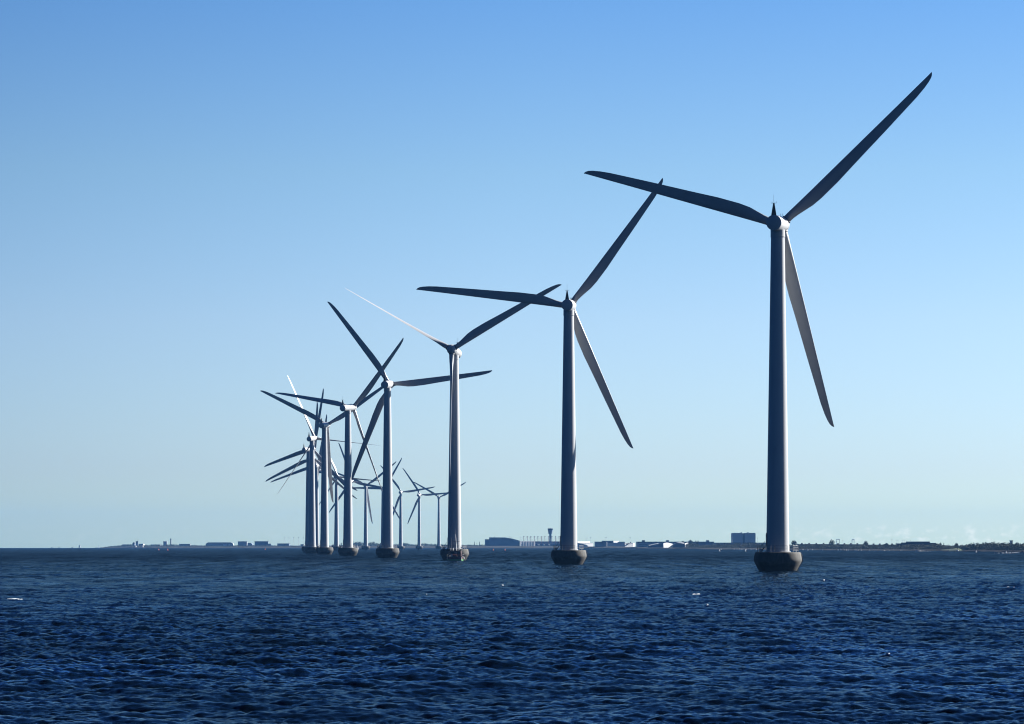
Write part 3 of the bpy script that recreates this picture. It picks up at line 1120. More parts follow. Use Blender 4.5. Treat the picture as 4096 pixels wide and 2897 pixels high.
# --- left end of the coast
r_, w, h = block('coastal_fort', 'low dark fort building among trees near the left tip of the land', 'building', 488, 534, 2180.5, 5500, 30, 'navy_clad')
r_, w, h = block('lookout_building', 'squat dark hut with a shallow domed roof beside the square tower', 'building', 529.5, 538.5, 2175, 5480, 14, 'navy_clad')
MB().lathe([(w * 1.02, h), (w * .8, h + 1.2), (0, h + 1.9)], 16, c=(0, 7, 0)).build('dome', M['roof_dark'], r_, 60)
r_, w, h = block('square_tower', 'dark square tower with an aerial near the left tip of the land', 'tower', 543.5, 552, 2167.5, 5450, 5, 'navy_clad')
MB().rods([(w * .8, 1, h), (w * .8, 1, h + 3)], .25, 5).build('aerial', M['dark_steel'], r_)
windows(r_, w, h, 2, 'glass', -.6, .6, .45, .8, .2, 'window')
r_, w, h = block('coastal_house', 'low house with a sunlit white gable right of the square tower', 'building', 554, 572, 2178, 5460, 16, 'navy_clad')
MB().box(w + .32, w + .9, -.2, 14, 0, h * .95).build('gable', M['white'], r_)
for px, lb in ((541.5, 'small white storage tank on the beach below the square tower'), (569.5, 'small white storage tank on the beach, right of the one below the square tower')):
    d = sd(px) + 25
    o = MB().lathe([(1.9, 0), (1.9, 2.6), (1.3, 3.0), (0, 3.1)], 16).build('storage_tank', M['white'], None, 40, (at(px, d), d, zb(px, d)))
    tag(o, lb, 'tank', 'white tanks on the beach')
block('long_shed', 'long low dark shed left of the three silos', 'building', 605, 641, 2180.5, 5450, 25, 'mid_clad')
d = 5450
root = empty('silo_cluster', (at(661, d), d, zb(661, d)))
tag(root, 'three tall grey silos standing in a row', 'silo')
for i in range(3):
    h = zt(661, 2167, d) - zb(661, d)
    MB().lathe([(1.35, 0), (1.35, h - .8), (1.0, h), (0, h + .1)], 20, c=((i - 1) * 2.45, 0, 0)).build('silo', M['mid_clad'], root, 40)
d = 5480
root = empty('chimney', (at(683.3, d), d, zb(683, d)))
tag(root, 'single tall pale chimney right of the three silos', 'chimney')
h = zt(683, 2157, d) - zb(683, d)
MB().lathe([(1.35, 0), (1.2, h), (0, h)], 20).build('shaft', M['conc'], root, 40)
MB().lathe([(1.33, h - 1.6), (1.36, h - 1.6), (1.36, h + .15), (0, h + .16)], 20).build('cap', M['dark_steel'], root, 40)
r_, w, h = block('long_warehouse', 'long flat grey warehouse right of the chimney', 'building', 716, 762, 2178, 5350, 8, 'mid_clad')
windows(r_, w, h, 1, 'glass', -.9, .9, .55, .55, .3)
wood('dark belt of low trees along the left end of the coast', [(425, 2190), (440, 2187), (470, 2184), (490, 2180), (520, 2179), (545, 2182), (575, 2182), (585, 2180), (600, 2182),
     (604, 2178), (640, 2181), (665, 2179), (690, 2175.5), (705, 2178), (720, 2184), (765, 2183), (775, 2179), (800, 2184), (806, 2181), (822, 2184), (935, 2184), (950, 2181), (990, 2183), (1010, 2180), (1080, 2181), (1110, 2183), (1230, 2183), (1330, 2183)], 90, 4, 3, 'leaf', 4, 30)
r_, w, h = block('rounded_hangar', 'wide grey hangar with a rounded dark roof at the left part of the coast', 'hangar', 822, 934, 2172, 5250, 10, 'pale_clad', bev=4.5)
MB().prism([(-w + 3.2, h - 1.4), (w - 3.2, h - 1.4), (w - 4.4, h + .25), (-w + 4.4, h + .25)], -.4, 10).build('roof', M['roof_dark'], r_)
for x in (.25, .38, .62):
    MB().box(w * x, w * x + 3.5, -.3, .1, 0, h * .5).build('door', M['white'], r_)
r_, w, h = block('columned_hall', 'tall grey hall with pale columns right of the rounded hangar', 'building', 951.5, 988, 2167, 5200, 6, 'mid_clad')
for i in range(6):
    x = -w * .8 + w * 1.5 * i / 5
    MB().box(x - .3, x + .3, -.5, -.02, 0, h - .7).build('column', M['pale_clad'], r_)
d = 5230
root = empty('curved_shed', (at(998, d), d, zb(998, d)))
tag(root, 'dark curved-roof shed next to the columned hall', 'building')
w, h = 5.0, zt(998, 2173, d) - zb(998, d)
MB().prism([(-w, 0), (w, 0), (w, h * .55), (w * .6, h * .9), (0, h), (-w * .6, h), (-w, h * .8)], 0, 25).build('wall', M['navy_clad'], root)
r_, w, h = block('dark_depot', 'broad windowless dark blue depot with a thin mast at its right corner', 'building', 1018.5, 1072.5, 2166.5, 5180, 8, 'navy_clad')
MB().box(-w, w, -.4, -.02, 0, h * .16).build('plinth', M['pale_clad'], r_)
MB().rods([(w - .3, 2, h), (w - .3, 2, h + 3.4)], .22, 5).build('mast', M['dark_steel'], r_)
MB().box(w + .31, w + 5, 2, 6, 0, h * .5).build('annex', M['navy_clad'], r_)
block('low_pavilion', 'low dark pavilion under the row of five floodlight masts', 'building', 1109, 1156, 2175, 5150, 30, 'navy_clad', 'roof_dark')
block('pale_shed', 'small pale shed at the foot of the row of floodlight masts', 'building', 1202, 1215, 2178, 5150, 12, 'pale_clad', 'roof_pale')

MAST_ME = {}


def light_mast(px, ytop, label, d, group):
    g = zb(px, d)
    h = zt(px, ytop, d) - g
    root = empty('floodlight_mast', (at(px, d), d, g))
    tag(root, label, 'floodlight mast', group)
    k = round(h)
    if k not in MAST_ME:
        a = MB().rods([(0, 0, 0), (0, 0, h)], max(.12, h * .013), 6, r1=max(.08, h * .008)).mesh('pole', 40)
        a.materials.append(M['mid_clad'])
        b_ = MB().box(-h * .055, h * .055, -.3, .3, h - h * .012, h + h * .03).mesh('lamp_head')
        b_.materials.append(M['mid_clad'])
        MAST_ME[k] = (a, b_)
    obj('pole', MAST_ME[k][0], root)
    obj('lamp_head', MAST_ME[k][1], root)


ORD = ['first', 'second', 'third', 'fourth', 'fifth', 'sixth', 'seventh', 'eighth', 'ninth']
for i, px in enumerate((1137.5, 1156, 1175, 1194, 1213.5)):
    light_mast(px, 2152.5, ORD[i] + ' from the left of five floodlight masts left of the turbines', 5160, 'five floodlight masts on the left')
for px, y, lb in ((1885, 2169, 'short floodlight mast above the poplars left of the big dark hangar'),
                  (1978, 2148.5, 'floodlight mast behind the high end of the big dark hangar'),
                  (2038, 2149, 'left one of a close pair of floodlight masts behind the sloping hangar roof'),
                  (2044.5, 2148.5, 'right one of a close pair of floodlight masts behind the sloping hangar roof'),
                  (2082, 2149.5, 'floodlight mast behind the low end of the sloping hangar roof'),
                  (2119.5, 2149, 'floodlight mast between the pier masts left of the control tower'),
                  (2171, 2150, 'floodlight mast left of the control tower, closest to it'),
                  (2227, 2153, 'floodlight mast between the control tower and the second turbine'),
                  (2346, 2152.5, 'left one of two floodlight masts above the long white roof'),
                  (2363, 2152, 'right one of two floodlight masts above the long white roof'),
                  (2424, 2151.5, 'tall floodlight mast above the dark blue box building'),
                  (2520.5, 2152, 'floodlight mast rising behind the white banded office')):
    light_mast(px, y, lb, 5300 if px < 2250 else 4700, 'airport floodlight masts')

# --- the airport in the middle
d = 4960
px0, px1 = 1939.5, 2079
xc = at(1939.5, d)
u = d / F
g = zb(2000, d)
root = empty('big_hangar', (xc, d, g))
tag(root, 'big dark blue hangar with a sloping striped roof', 'hangar')
P_ = [(0, 2157.5), (17, 2157.5)], [(17, 2152), (81, 2152), (110, 2156), (139.5, 2165)]
MB().prism([(0, 0), (17 * u - .05, 0), (17 * u - .05, zt(1950, 2157.5, d) - g), (0, zt(1950, 2157.5, d) - g)], 3, 60).build('annex', M['navy_clad'], root)
prof = [(17 * u, zt(1960, 2152, d) - g), (81 * u, zt(2020, 2152.3, d) - g), (110 * u, zt(2049, 2157, d) - g), (139.5 * u, zt(2079, 2165.3, d) - g)]
MB().prism([(17 * u, 0), (139.5 * u, 0)] + prof[::-1], 0, 70).build('wall', M['navy_clad'], root)
up = [(x, z + .06) for x, z in prof]
roof = MB().prism(up + [(x, z + .9) for x, z in prof[::-1]], -.5, 71).build('roof', M['roof_dark'], root)
for i in range(11):
    x = (46 + 8.6 * i) * u
    z = float(np.interp(x, [p[0] for p in prof], [p[1] for p in prof]))
    z2 = float(np.interp(x + 4.5 * u, [p[0] for p in prof], [p[1] for p in prof]))
    MB().add([(x, -.75, z + .6), (x + 2 * u, -.75, z + .9), (x + 6.5 * u, -.75, z2 - 1.0), (x + 4.5 * u, -.75, z2 - 1.3),
              (x, -.52, z + .6), (x + 2 * u, -.52, z + .9), (x + 6.5 * u, -.52, z2 - 1.0), (x + 4.5 * u, -.52, z2 - 1.3)],
             [(3, 2, 1, 0), (4, 5, 6, 7), (0, 1, 5, 4), (1, 2, 6, 5), (2, 3, 7, 6), (3, 0, 4, 7)]).build('roof_light', M['roof_pale'], roof)
r_, w, h = block('pale_hangar', 'pale grey hangar with tall door bays joined to the right of the big dark hangar', 'hangar', 2080, 2141, 2165, 4950, 40, 'pale_clad', 'roof_pale', skew=.8)
for x in (-.62, -.28, .08, .44, .78):
    MB().box(w * x - .35, w * x + .35, -.5 + .8 * w * (1 + x), -.01 + .8 * w * (1 + x), 0, h - .7).build('door_post', M['navy_clad'], r_)
MB().box(-w * .9, -w * .72, -.1 + .8 * w * .1, .1 + .8 * w * .1, h * .45, h * .72).skew(.8).build('window', M['white'], r_)

d = 5250
root = empty('control_tower', (at(2201.3, d), d, zb(2201, d)))
tag(root, 'airport control tower with a dark flared head on a slim shaft', 'control tower')
g = zb(2201, d)
u = d / F
zs, zh = zt(2201, 2137, d) - g, zt(2201, 2114.5, d) - g
MB().box(-4.6 * u, 4.4 * u, -4 * u, 4 * u, 0, zs).build('shaft', M['navy_clad'], root)
n = 20


def ring(r, z):
    return [(r * math.cos(2 * math.pi * i / n), r * math.sin(2 * math.pi * i / n), z) for i in range(n)]


MB().lathe([(0, zs), (6.9 * u, zs + .01), (7.4 * u, zs + .2), (9.9 * u, zs + (zh - zs) * .72)], 24).build('head', M['navy_clad'], root, 30)
MB().lathe([(9.93 * u, zs + (zh - zs) * .723), (10.7 * u, zs + (zh - zs) * .93), (0, zs + (zh - zs) * .93)], 24).build('window_band', M['glass'], root, 30)
MB().lathe([(10.9 * u, zs + (zh - zs) * .932), (11.0 * u, zh - .3), (8 * u, zh + .3), (0, zh + .5)], 24).build('roof', M['roof_dark'], root, 30)
r_, w, h = block('pier_terminal', 'long low airport pier hung from a row of red and white masts', 'terminal', 2085, 2300, 2166, 5100, 40, 'navy_clad', 'roof_dark')
windows(r_, w, h, 2, 'pale_clad', -.95, .95, .08, .5, .18)
for i in range(11):
    x = (2095 + 14.1 * i - (2085 + 2300) / 2) * 5100 / F
    zt_ = zt(2160, 2147, 5100) - zb(2192, 5100)
    m_ = MB().rods([(x, -4, 0), (x, -4, zt_)], .42, 6).box(x - 1, x + 1, -4.6, -3.4, zt_, zt_ + .8).build('stay_mast', M['red'], r_)
    MB().rods([(x, -4, zt_), (x - 5.5, -.5, h)], .12, 4).rods([(x, -4, zt_), (x + 5.5, -.5, h)], .12, 4).build('stay_cable', M['mid_clad'], m_)
for i, (px, wd, lb) in enumerate(((2154, 9, 'leftmost'), (2176, 8, 'middle'), (2196, 7, 'rightmost'))):
    d = 4930
    root = empty('parked_airliner', (at(px, d), d, zb(px, d) + .6), R(90))
    tag(root, lb + ' of three white airliners parked in front of the long pier', 'aircraft', 'airliners parked at the pier')
    k = wd * d / F / 2
    MB().lathe([(0, -k), (.7, -k * .93), (1.0, -k * .8), (1.05, 0), (1.0, k * .6), (.3, k), (0, k)], 12, 'Y', (0, 0, 2.2)).build('fuselage', M['white'], root, 60)
    MB().box(-k * .9, k * .9, -.5, .5, 1.9, 2.05).build('wing', M['pale_clad'], root)
    MB().prism([(-.0, 2.8), (.0001 + .18, 2.8), (.18, 4.8), (0, 4.8)], k * .7, k * .98).build('tail_fin', M['white'], root)
    for x in (-k * .35, k * .35):
        MB().rods([(x, -.9, 1.35), (x, .3, 1.35)], .35, 8).rods([(x, 0, -.9), (x, 0, 1.9)], .12, 5).build('engine', M['pale_clad'], root)
wood('far belt of trees on the coast behind the turbines', [(1322, 2184), (1335, 2177), (1360, 2178), (1372, 2180), (1405, 2178), (1412, 2166), (1440, 2166), (1448, 2168), (1475, 2172),
     (1482, 2168), (1495, 2166), (1508, 2172), (1520, 2169), (1540, 2170), (1560, 2170), (1570, 2174), (1590, 2176), (1608, 2172), (1622, 2170), (1640, 2174), (1660, 2177), (1690, 2172),
     (1705, 2172), (1728, 2175), (1745, 2174), (1780, 2177), (1800, 2174), (1852, 2178), (1860, 2180), (1880, 2177), (1905, 2181), (1925, 2178), (1938, 2174)], 150, 4.5, 3, 'leaf', 9, 40)
for px, y, wd, lb, sh in ((1364.5, 2170, 6, 'small dark conifer between the far tower and the fifth nearest turbine', 'spire'),
                          (1897.5, 2165.5, 4.5, 'leftmost of the poplars left of the big dark hangar', 'spire'),
                          (1907.5, 2170, 2.5, 'smallest of the poplars left of the big dark hangar', 'spire'),
                          (1918, 2165.5, 4.5, 'rightmost of the poplars left of the big dark hangar', 'spire')):
    tree('conifer' if px < 1500 else 'poplar', lb, px, y, wd, 4950, 'leaf', int(px), sh, 240)

# --- right of the second turbine
d = 4600
r_, w, h = block('white_roofed_terminal', 'terminal with a long bright white roof just right of the second turbine', 'terminal', 2310, 2375, 2172, d, 40, 'pale_clad', skew=1.3)
MB().box(-w, w * .6, -1, 30, h + .02, h + 2.4).skew(1.3).build('upper_roof', M['white'], r_)
d = 4520
root = empty('glass_pavilion', (at(2326, d), d, zb(2326, d)))
tag(root, 'low pavilion with a curved pale glass roof beside the second turbine base', 'building')
u = d / F
h = zt(2326, 2173, d) - zb(2326, d)
MB().prism([(-24 * u, 0), (26 * u, 0), (26 * u, h * .35), (18 * u, h * .62), (4 * u, h * .85), (-24 * u, h)], 0, 20).build('curved_roof', M['roof_pale'], root)
MB().box(-10 * u, 30 * u, -1.5, -.05, 0, h * .18).build('parapet', M['white'], root)
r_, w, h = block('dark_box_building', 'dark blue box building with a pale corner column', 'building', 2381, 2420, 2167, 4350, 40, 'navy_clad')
MB().lathe([(1.6, 0), (1.6, h * .97), (0, h * .97)], 16, c=(w + 1.65, .5, 0)).build('corner_column', M['conc'], r_, 40)
MB().box(-w - .8, -w - .02, -.2, 8, 0, h).build('side_panel', M['white'], r_)
r_, w, h = block('stepped_office', 'grey office with a stepped dark top and white upper wall', 'building', 2429, 2500, 2171, 4400, 35, 'mid_clad')
u = 4400 / F
MB().box(-w - 20 * u, w * .0 - 10 * u, 4, 30, h * .8, h + 2.9).build('dark_top', M['navy_clad'], r_)
MB().box(-10 * u + .05, w * .32, 3.6, 22, h + .02, h + 2.6).skew(1.3).build('upper_wall', M['white'], r_)
MB().box(w * .33, w * .98, 3, 30, h + .03, h + 1.4).build('roof_house', M['navy_clad'], r_)
windows(r_, w, h, 3, 'pale_clad', -.95, .55, .12, .72, .45)
r_, w, h = block('banded_office', 'white office building with dark window bands', 'building', 2500, 2542, 2172, 4300, 25, 'white', 'roof_pale', skew=1.3)
windows(r_, w, h, 3, 'glass', -.92, .62, .16, .72, .5, skew=1.3)
MB().box(-w * .02, w * .2, 4, 9, h + .02, h + 1.4).build('roof_house', M['navy_clad'], r_)
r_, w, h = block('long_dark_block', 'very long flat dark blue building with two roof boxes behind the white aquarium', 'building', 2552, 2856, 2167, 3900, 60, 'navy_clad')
u = 3900 / F
for a, b_ in ((2570, 2581), (2667, 2677), (2828, 2838)):
    MB().box((a - 2704) * u, (b_ - 2704) * u, 8, 20, h + .02, h + 2.0).build('roof_box', M['navy_clad'], r_)
windows(r_, w, h, 2, 'mid_clad', -.97, .5, .2, .6, .16)
d = 3420
u = d / F
g = zb(2680, d)
root = empty('wave_shaped_aquarium', (at(2680, d), d, g))
tag(root, 'white and blue aquarium building of swirling curved wings on the waterfront', 'building')


def pz(y):
    return zt(2680, y, d) - g


def wing(name, m, pts, y0, y1, skew=0.0):
    MB().prism([((x - 2680) * u, pz(y)) for x, y in pts], y0, y1).skew(skew).build(name, M[m], root)


wing('swept_roof', 'roof_pale', [(2592, 2181), (2606, 2178.5), (2620, 2175.5), (2632, 2173.3), (2639, 2176), (2628, 2176.2), (2612, 2179), (2598, 2183)], -6, 2, 0.9)
wing('glazed_front', 'navy_clad', [(2590, 2191), (2650, 2191), (2650, 2177.5), (2630, 2176.5), (2600, 2182.5), (2591, 2183.5)], -3, 12)
wing('white_wing', 'white', [(2653, 2191), (2675, 2191), (2694, 2176.5), (2681, 2173.2), (2672, 2171.4), (2664, 2171), (2652, 2174)], -9, -2, 1.2)
wing('blue_shell', 'navy_clad', [(2688, 2191), (2739, 2191), (2737, 2177), (2722, 2173.5), (2708, 2171.5), (2698, 2176), (2690, 2184)], -5, 14)
wing('shell_roof', 'roof_pale', [(2706, 2171.3), (2716, 2168.6), (2729, 2169), (2738, 2172), (2736, 2176.4), (2722, 2173.1)], -7, 4, 0.9)
wing('end_wing', 'white', [(2740, 2189), (2756, 2186.5), (2752, 2171.4), (2737.5, 2174)], -9, 0, 1.4)
wing('quay_wall', 'white', [(2741, 2191.2), (2771, 2191.2), (2771, 2189.6), (2741, 2189.6)], -10, -8)
for px, y, wd, sh, lb in ((2733, 2162, 16, 'round', 'round dark tree above the roof of the aquarium'),
                          (2762, 2161.5, 26, 'round', 'broad dark tree right of the white end of the aquarium'),
                          (2788, 2160, 17, 'bare', 'thin half-bare tree on the skyline right of the aquarium')):
    tree('broadleaf_tree', lb, px, y, wd, 3600, 'leaf', int(px), sh)
d = 3900
root = empty('twin_block', (at(2976.5, d), d, zb(2976, d)))
tag(root, 'tall windowless grey twin block rising over the trees left of the nearest turbine', 'building')
g = zb(2976, d)
u = d / F
for nm, a, b_, m, y0 in (('left_block', 2931, 2971, 'mid_clad', 0), ('right_block', 2980.5, 2994, 'mid_clad', 0), ('end_block', 2994.6, 3022.5, 'mid_clad', .6)):
    h = zt(2976, 2132, d) - g
    x0, x1 = (a - 2976.5) * u, (b_ - 2976.5) * u
    MB().prism([(x0, 0), (x1, 0), (x1, h - .9), (x1 - .9, h), (x0 + .9, h), (x0, h - .9)], y0, 30).build(nm, M[m], root)
MB().box((2971.1 - 2976.5) * u, (2980.4 - 2976.5) * u, 3, 28, 0, zt(2976, 2133.5, d) - g).build('recess', M['navy_clad'], root)
for a in (2965, 2991):
    MB().box((a - 2976.5) * u, (a + 5 - 2976.5) * u, 6, 12, h, h + .8).build('roof_unit', M['navy_clad'], root)
block('dark_long_hall', 'long dark hall behind the marina trees beneath the twin block', 'building', 2858, 3072, 2171, 3500, 40, 'navy_clad')
light_mast(2929, 2156, 'slim mast against the left edge of the twin block', 3800, 'masts beside the twin block')
light_mast(3030, 2153, 'slim mast just right of the twin block', 3800, 'masts beside the twin block')
wood('belt of trees along the waterfront left of the nearest turbine', [(2745, 2168), (2775, 2170), (2800, 2178), (2852, 2176), (2870, 2172), (2930, 2174), (2950, 2169), (3010, 2167), (3030, 2172),
     (3080, 2174), (3165, 2176)], 60, 4, 3, 'leaf2', 12, 40)
wood('long belt of trees and scrub on the shore right of the nearest turbine', [(3150, 2178), (3190, 2176), (3235, 2174), (3240, 2176), (3300, 2176.5), (3440, 2177), (3510, 2180), (3518, 2177), (3560, 2178), (3600, 2176),
     (3720, 2176), (3745, 2172), (3765, 2177), (3800, 2178), (3850, 2179), (3868, 2176)], 40, 3.4, 4, 'leaf2', 13, 22)
wood('wooded headland of dense dark trees at the right edge', [(3852, 2180), (3866, 2175), (3885, 2172), (3905, 2171), (3925, 2170.5), (3960, 2167.5), (3985, 2168.5), (4010, 2169), (4030, 2169.5), (4060, 2168.5), (4080, 2170.5), (4096, 2168),
     (4200, 2164), (4400, 2166), (4700, 2165)], 40, 3.4, 5, 'leaf', 14, 20)
for px, y, wd, lb in ((3177, 2158.5, 26, 'large round dark tree just right of the nearest turbine'),
                      (3327, 2159.5, 25, 'large round tree left of the bridge pylons, its crown clear of the skyline'),
                      (3463, 2165, 23, 'rounded tree right of the bridge pylons'),
                      (3545, 2172, 24, 'low domed tree standing alone before the stepped dark building'),
                      (3826, 2172.5, 16, 'small domed tree between the stepped building and the wooded headland'),
                      (3762, 2172, 12, 'small bushy tree just right of the stepped dark building')):
    tree('broadleaf_tree', lb, px, y, wd, sd(px) + 130, 'leaf', int(px))
tree('spire_tree', 'slim pointed tree right of the stepped dark building', 3775, 2170.5, 4, sd(3775) + 130, 'leaf', 5, 'spire', 200)
for px, wd, y, lb in ((3352, 11, 2156.5, 'left pale bridge pylon, two thin legs under a crossbeam on the skyline'), (3412.5, 8, 2157.5, 'right pale bridge pylon, two thin legs under a crossbeam on the skyline')):
    d = 5600
    root = empty('bridge_pylon', (at(px, d), d, ground(d) - 1))
    tag(root, lb, 'bridge pylon', 'pylons of a far bridge')
    k = wd * d / F / 2
    h = zt(px, y, d) - ground(d) + 1
    for s in (-1, 1):
        MB().box(s * k - .35, s * k + .35, -.6, .6, 0, h).build('leg', M['pale_clad'], root)
    MB().box(-k + .36, k - .36, -.5, .5, h - 1.2, h - .1).build('crossbeam', M['mid_clad'], root)
for px, y, lb in ((3344.5, 2167, 'short mast left of the left bridge pylon'), (3371, 2162.5, 'pale stubby mast between the two bridge pylons'), (3394, 2171, 'very short mast between the bridge pylons'),
                  (3405, 2166.5, 'short mast touching the right bridge pylon'), (3567.5, 2158, 'leftmost of the floodlight masts before the stepped dark building'),
                  (3587.5, 2158, 'left one of a close pair of floodlight masts before the stepped dark building'), (3592, 2158.5, 'right one of a close pair of floodlight masts before the stepped dark building'),
                  (3610, 2158.5, 'floodlight mast over the lowest step of the dark building'), (3617.5, 2158.5, 'floodlight mast over the middle step of the dark building'),
                  (3641, 2158.5, 'floodlight mast over the top step of the dark building'), (3808.5, 2171, 'floodlight mast left of the small domed tree'),
                  (3848, 2171, 'floodlight mast right of the small domed tree'), (3967.5, 2157, 'thin radio mast over the wooded headland')):
    light_mast(px, y, lb, sd(px) + 600, 'masts on the right-hand skyline')
for a, b_, y, m_, lb in ((3192, 3330, 2176.5, 'brown', 'long low brown-roofed row of houses behind the trees, nearest to the nearest turbine'),
                         (3332, 3455, 2177.5, 'roof_dark', 'long low dark-roofed row of houses behind the trees below the bridge pylons'),
                         (3478, 3596, 2179, 'brown', 'long low brown-roofed row of houses behind the trees left of the stepped dark building')):
    r_, w, h = block('row_house', lb, 'house', a, b_, y, sd(a) + 330, 10, m_, 'roof_dark', 'long low houses behind the shore trees')
    for i in range(4):
        x = w * (-.8 + .42 * i + .05 * (a % 3))
        MB().box(x, x + 1.6, 3, 4.6, h + .01, h + 1.1).build('chimney', M['brown'], r_)
d = sd(3680) + 260
u = d / F
g = zb(3680, d)
root = empty('stepped_building', (at(3672, d), d, g))
tag(root, 'dark flat-roofed building with stepped wings above the trees on the right', 'building')
for nm, a, b_, y in (('low_wing', 3598, 3620, 2174), ('middle_wing', 3620.2, 3640, 2170.5), ('main_block', 3640.2, 3720, 2166.5), ('end_wing', 3720.2, 3745, 2172)):
    MB().box((a - 3672) * u, (b_ - 3672) * u, 0, 25, 0, zt(3672, y, d) - g).build(nm, M['roof_dark'], root)
for i in range(9):
    x = (3646 + i * 8 - 3672) * u
    MB().box(x, x + 3.5 * u, -.1, -.01, zt(3672, 2175, d) - g, zt(3672, 2171.5, d) - g).build('window', M['glass'], root)
d = sd(4046) + 160
root = empty('lookout_tower', (at(4046, d), d, zb(4046, d)))
tag(root, 'small flat-topped lookout tower above the wooded headland', 'tower')
u = d / F
h = zt(4046, 2162, d) - zb(4046, d)
MB().box(-4.8 * u, 4.8 * u, 0, 2, 0, h - .55).build('shaft', M['mid_clad'], root)
MB().box(-6 * u, 6 * u, -.3, 2.3, h - .54, h).build('cabin', M['roof_dark'], root)
# grassy bank
vs, fs = [], []
pr = [(3725, 2205), (3745, 2201.5), (3775, 2199), (3800, 2196.5), (3820, 2194.5), (3836, 2194), (3846, 2199), (3852, 2205)]
for k, (a, b_) in enumerate(((0, 0), (18, .6), (30, 1.0), (60, .9))):
    for px, y in pr:
        d = sd(px) + 6 + a
        vs.append((at(px, d), d, zb(px, d) + .2 + b_ * max(0, zt(px, y, d) - zb(px, d) - .2)))
m_ = len(pr)
for k in range(3):
    for i in range(m_ - 1):
        fs.append((k * m_ + i, k * m_ + i + 1, (k + 1) * m_ + i + 1, (k + 1) * m_ + i))
tag(MB().add(vs, fs).build('grassy_bank', mat('mown_grass', (0.11, 0.15, 0.035), 0.9, .3, .2), None, 180), 'sunlit green grassy bank before the wooded headland', 'bank', kind='structure')

# --- craft on the water


def sail_boat(name, label, px, ywater, mast_h, d, sail=None, hull='white', group=None, rz=0.3, scale=1.0):
    root = empty(name, (at(px, d), d, ground(d)), rz)
    tag(root, label, 'sailing boat', group)
    k = mast_h / 9.0 * scale
    st = [(-3.6, .9, .75), (-1.5, 1.3, .72), (1, 1.25, .8), (3, .6, .95), (4, .05, 1.1)]
    vs, fs = [], []
    for x, bm_, sh in st:
        vs += [(x * k, -bm_ * k, sh * k), (x * k, -bm_ * .55 * k, -.3 * k), (x * k, bm_ * .55 * k, -.3 * k), (x * k, bm_ * k, sh * k)]
    for i in range(len(st) - 1):
        for j in range(4):
            fs.append((i * 4 + j, (i + 1) * 4 + j, (i + 1) * 4 + (j + 1) % 4, i * 4 + (j + 1) % 4))
    fs += [(3, 2, 1, 0), (16, 17, 18, 19)]
    MB().add(vs, fs).build('hull', M[hull], root)
    MB().box(-1.6 * k, 1.2 * k, -.7 * k, .7 * k, .76 * k, 1.25 * k).build('cabin', M[hull], root)
    MB().rods([(.8 * k, 0, .7 * k), (.8 * k, 0, mast_h)], max(.06, .08 * k), 5).rods([(.8 * k, 0, 1.7 * k), (-2.8 * k, 0, 1.7 * k)], .06 * k, 5).build('mast', M['galv' if sail else 'dark_steel'], root)
    if sail:
        for nm, pts in (('mainsail', [(.65, 1.8, 0), (-2.7, 1.85, .5), (-1.3, 5.2, .35), (.6, 8.8, 0)]), ('jib', [(1.0, 7.6, 0), (1.3, 1.9, -.45), (3.9, 1.2, 0)])):
            c = [Vector((x * k, y * k, z * mast_h / 9)) for x, z, y in pts]
            off = Vector((0, .03, 0))
            n_ = len(c)
            MB().add([p - off for p in c] + [p + off for p in c], [tuple(range(n_)), tuple(range(2 * n_ - 1, n_ - 1, -1))]
                     + [(i, i + n_, (i + 1) % n_ + n_, (i + 1) % n_) for i in range(n_)]).build(nm, M[sail], root)
    return root


sail_boat('sailing_boat', 'white sailing boat under full sail beside the base of the fourth nearest turbine', 1427.5, 2192, 5.6, 3100, 'cloth', 'white', None, .5)
sail_boat('sailing_boat', 'sailing boat with pale sail on the open horizon left of the land', 318.5, 2193, 7.4, 5600, 'cloth', 'navy_clad', None, .6)
sail_boat('sailing_boat', 'dark sailing boat on the horizon just off the left tip of the land', 395, 2193, 6.2, 5500, 'navy_clad', 'navy_clad', None, 1.2)
for px, lb in ((207.5, 'leftmost of three tiny dark motor boats on the horizon'), (236.5, 'middle one of three tiny dark motor boats on the horizon'), (288.5, 'rightmost of three tiny dark motor boats on the horizon')):
    d = 5800
    root = empty('motor_boat', (at(px, d), d, ground(d)))
    tag(root, lb, 'boat', 'tiny boats on the left horizon')
    MB().prism([(-1.8, -.3), (1.6, -.3), (2.4, .7), (-1.9, .6)], -.7, .7).build('hull', M['navy_clad'], root)
    MB().box(-1, .6, -.5, .5, .6, 1.5).build('cabin', M['navy_clad'], root)
    MB().rods([(.1, 0, 1.5), (.1, 0, 2.8)], .06, 4).build('mast', M['dark_steel'], root)
for i, px in enumerate((2884, 2937, 2949, 2958, 2967, 2985, 3004, 3012, 3026, 3041, 3052)):
    d = sd(px) - 3 + (i % 3) * 4
    sail_boat('moored_sailing_boat', ('tallest-masted sailing boat in the marina below the twin block' if px == 3004 else 'small sailing boat with bare mast moored below the twin block'), px, 0,
              7.2 if px == 3004 else 3.6 + (i % 4) * .5, d, None, 'mid_clad' if i % 3 else 'white', 'boats moored below the twin block', 1.2 + .2 * (i % 4), 1 if px != 3004 else .7)
for i, px in enumerate((3212, 3250, 3291, 3353, 3364, 3378, 3386, 3393, 3418, 3425, 3432, 3446, 3478, 3503, 3521, 3538, 3556, 3575, 3606)):
    d = sd(px) - 4 + (i % 3) * 5
    sail_boat('moored_sailing_boat', 'small sailing boat with bare mast moored along the wooded right-hand shore', px, 0, 3.0 + (i % 5) * .35, d, None, 'mid_clad' if i % 3 else 'white', 'boats moored along the right-hand shore', 1.1 + .2 * (i % 5))
sail_boat('dinghy', 'tiny white sailing dinghy near the shore right of the nearest turbine base', 3231, 0, 1.6, 2450, 'cloth', 'white', None, .4)
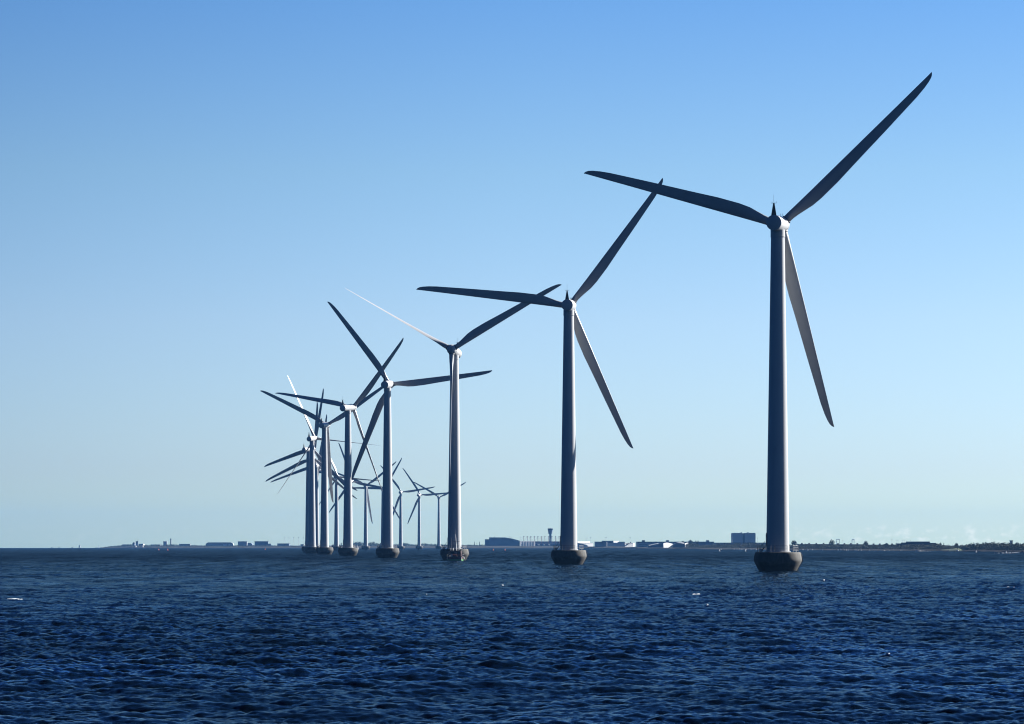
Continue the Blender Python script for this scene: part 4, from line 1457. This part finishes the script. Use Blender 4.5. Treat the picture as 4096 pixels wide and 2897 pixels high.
sail_boat('dinghy', 'tiny white sailing dinghy off the right shore below the grassy bank', 3905, 0, 1.6, 1780, 'cloth', 'white', None, .6)
sail_boat('dinghy', 'tiny white sailing dinghy off the wooded headland near the right edge', 4025, 0, 1.4, 1700, 'cloth', 'white', None, .5)


def speed_boat(px, d, label, ln, wake, rz):
    root = empty('speed_boat', (at(px, d), d, ground(d)), rz)
    tag(root, label, 'boat')
    MB().prism([(-ln / 2, -.1), (ln * .4, -.1), (ln * .55, .75), (-ln / 2, .6)], -.7, .7).build('hull', M['navy_clad' if ln > 3 else 'white'], root)
    MB().box(-ln * .1, ln * .15, -.45, .45, .62, 1.15).build('windscreen', M['glass'], root)
    mb = MB()
    rnd = random.Random(int(px))
    for i in range(60):
        q = rnd.random() ** 1.6
        x = -ln / 2 - wake * q
        r = rnd.uniform(.15, .5) * (1.1 - q)
        mb.blob((x, rnd.uniform(-.8, .8) * (1 + q), .12 + .1 * rnd.random()), (r * 1.6, r * 1.5, r * .7), i, 6, .4)
    o = mb.build('wake', M['white'], None, 60)
    o.location = root.location
    o.rotation_euler = root.rotation_euler
    tag(o, 'white churned wake behind the ' + label, 'wake', kind='stuff')


speed_boat(3668, 2060, 'small speed boat heading left before the stepped dark building', 2.6, 9, math.pi)
speed_boat(4088, 1590, 'dark motor boat at the right edge of the picture', 3.4, 14, 0.0)
o = MB().blob((0, 0, .5), (1.0, .6, .5), 3, 10, .05).box(-.4, .5, -.35, .35, .8, 1.3).build('dinghy_boat', M['white'], None, 60, (at(3829, sd(3829) - 4), sd(3829) - 4, ground(1900)))
tag(o, 'small bright white motor boat pulled up by the grassy bank', 'boat')
for px, dd, lb in ((635, 2550, 'small pale red buoy far out on the left, left one of a pair'), (671, 2500, 'small red buoy far out on the left, right one of a pair'), (1061, 2750, 'small orange buoy left of the leftmost turbine'),
                   (1973, 2450, 'small red buoy left of the orange cone buoy'), (2020, 2420, 'orange cone-shaped buoy in front of the big dark hangar'), (2878, 2100, 'white spar buoy off the trees left of the nearest turbine'), (2982, 2050, 'white spar buoy below the twin block')):
    root = empty('channel_buoy', (at(px, dd), dd, ground(dd)))
    tag(root, lb, 'buoy', 'buoys floating on the water')
    wht = 'white spar' in lb
    MB().lathe([(0, -.3), (.45, -.2), (.5, .25), (.3, .35), (0, .36)], 14).build('float', M['white' if wht else 'orange'], root, 40)
    MB().lathe([(.34, .36), (.06, 1.5), (0, 1.55)], 12).build('daymark', M['white' if wht else 'orange'], root, 40)


# ------------------------------------------------------------------ haze over the water
def haze():
    m = bpy.data.materials.new('haze_air')
    m.use_nodes = True
    n, l = m.node_tree.nodes, m.node_tree.links
    n.remove(n['Principled BSDF'])
    v = n.new('ShaderNodeVolumePrincipled')
    v.inputs['Color'].default_value = (0.11, 0.31, 0.68, 1)
    v.inputs['Density'].default_value = 4.2e-5
    v.inputs['Anisotropy'].default_value = 0.0
    l.new(v.outputs[0], n['Material Output'].inputs['Volume'])
    o = MB().box(-9400, 9400, -9400, 9400, -11, 110).build('haze', m)
    tag(o, 'thin blue haze lying over the water and the far shore', 'haze', kind='stuff')


haze()
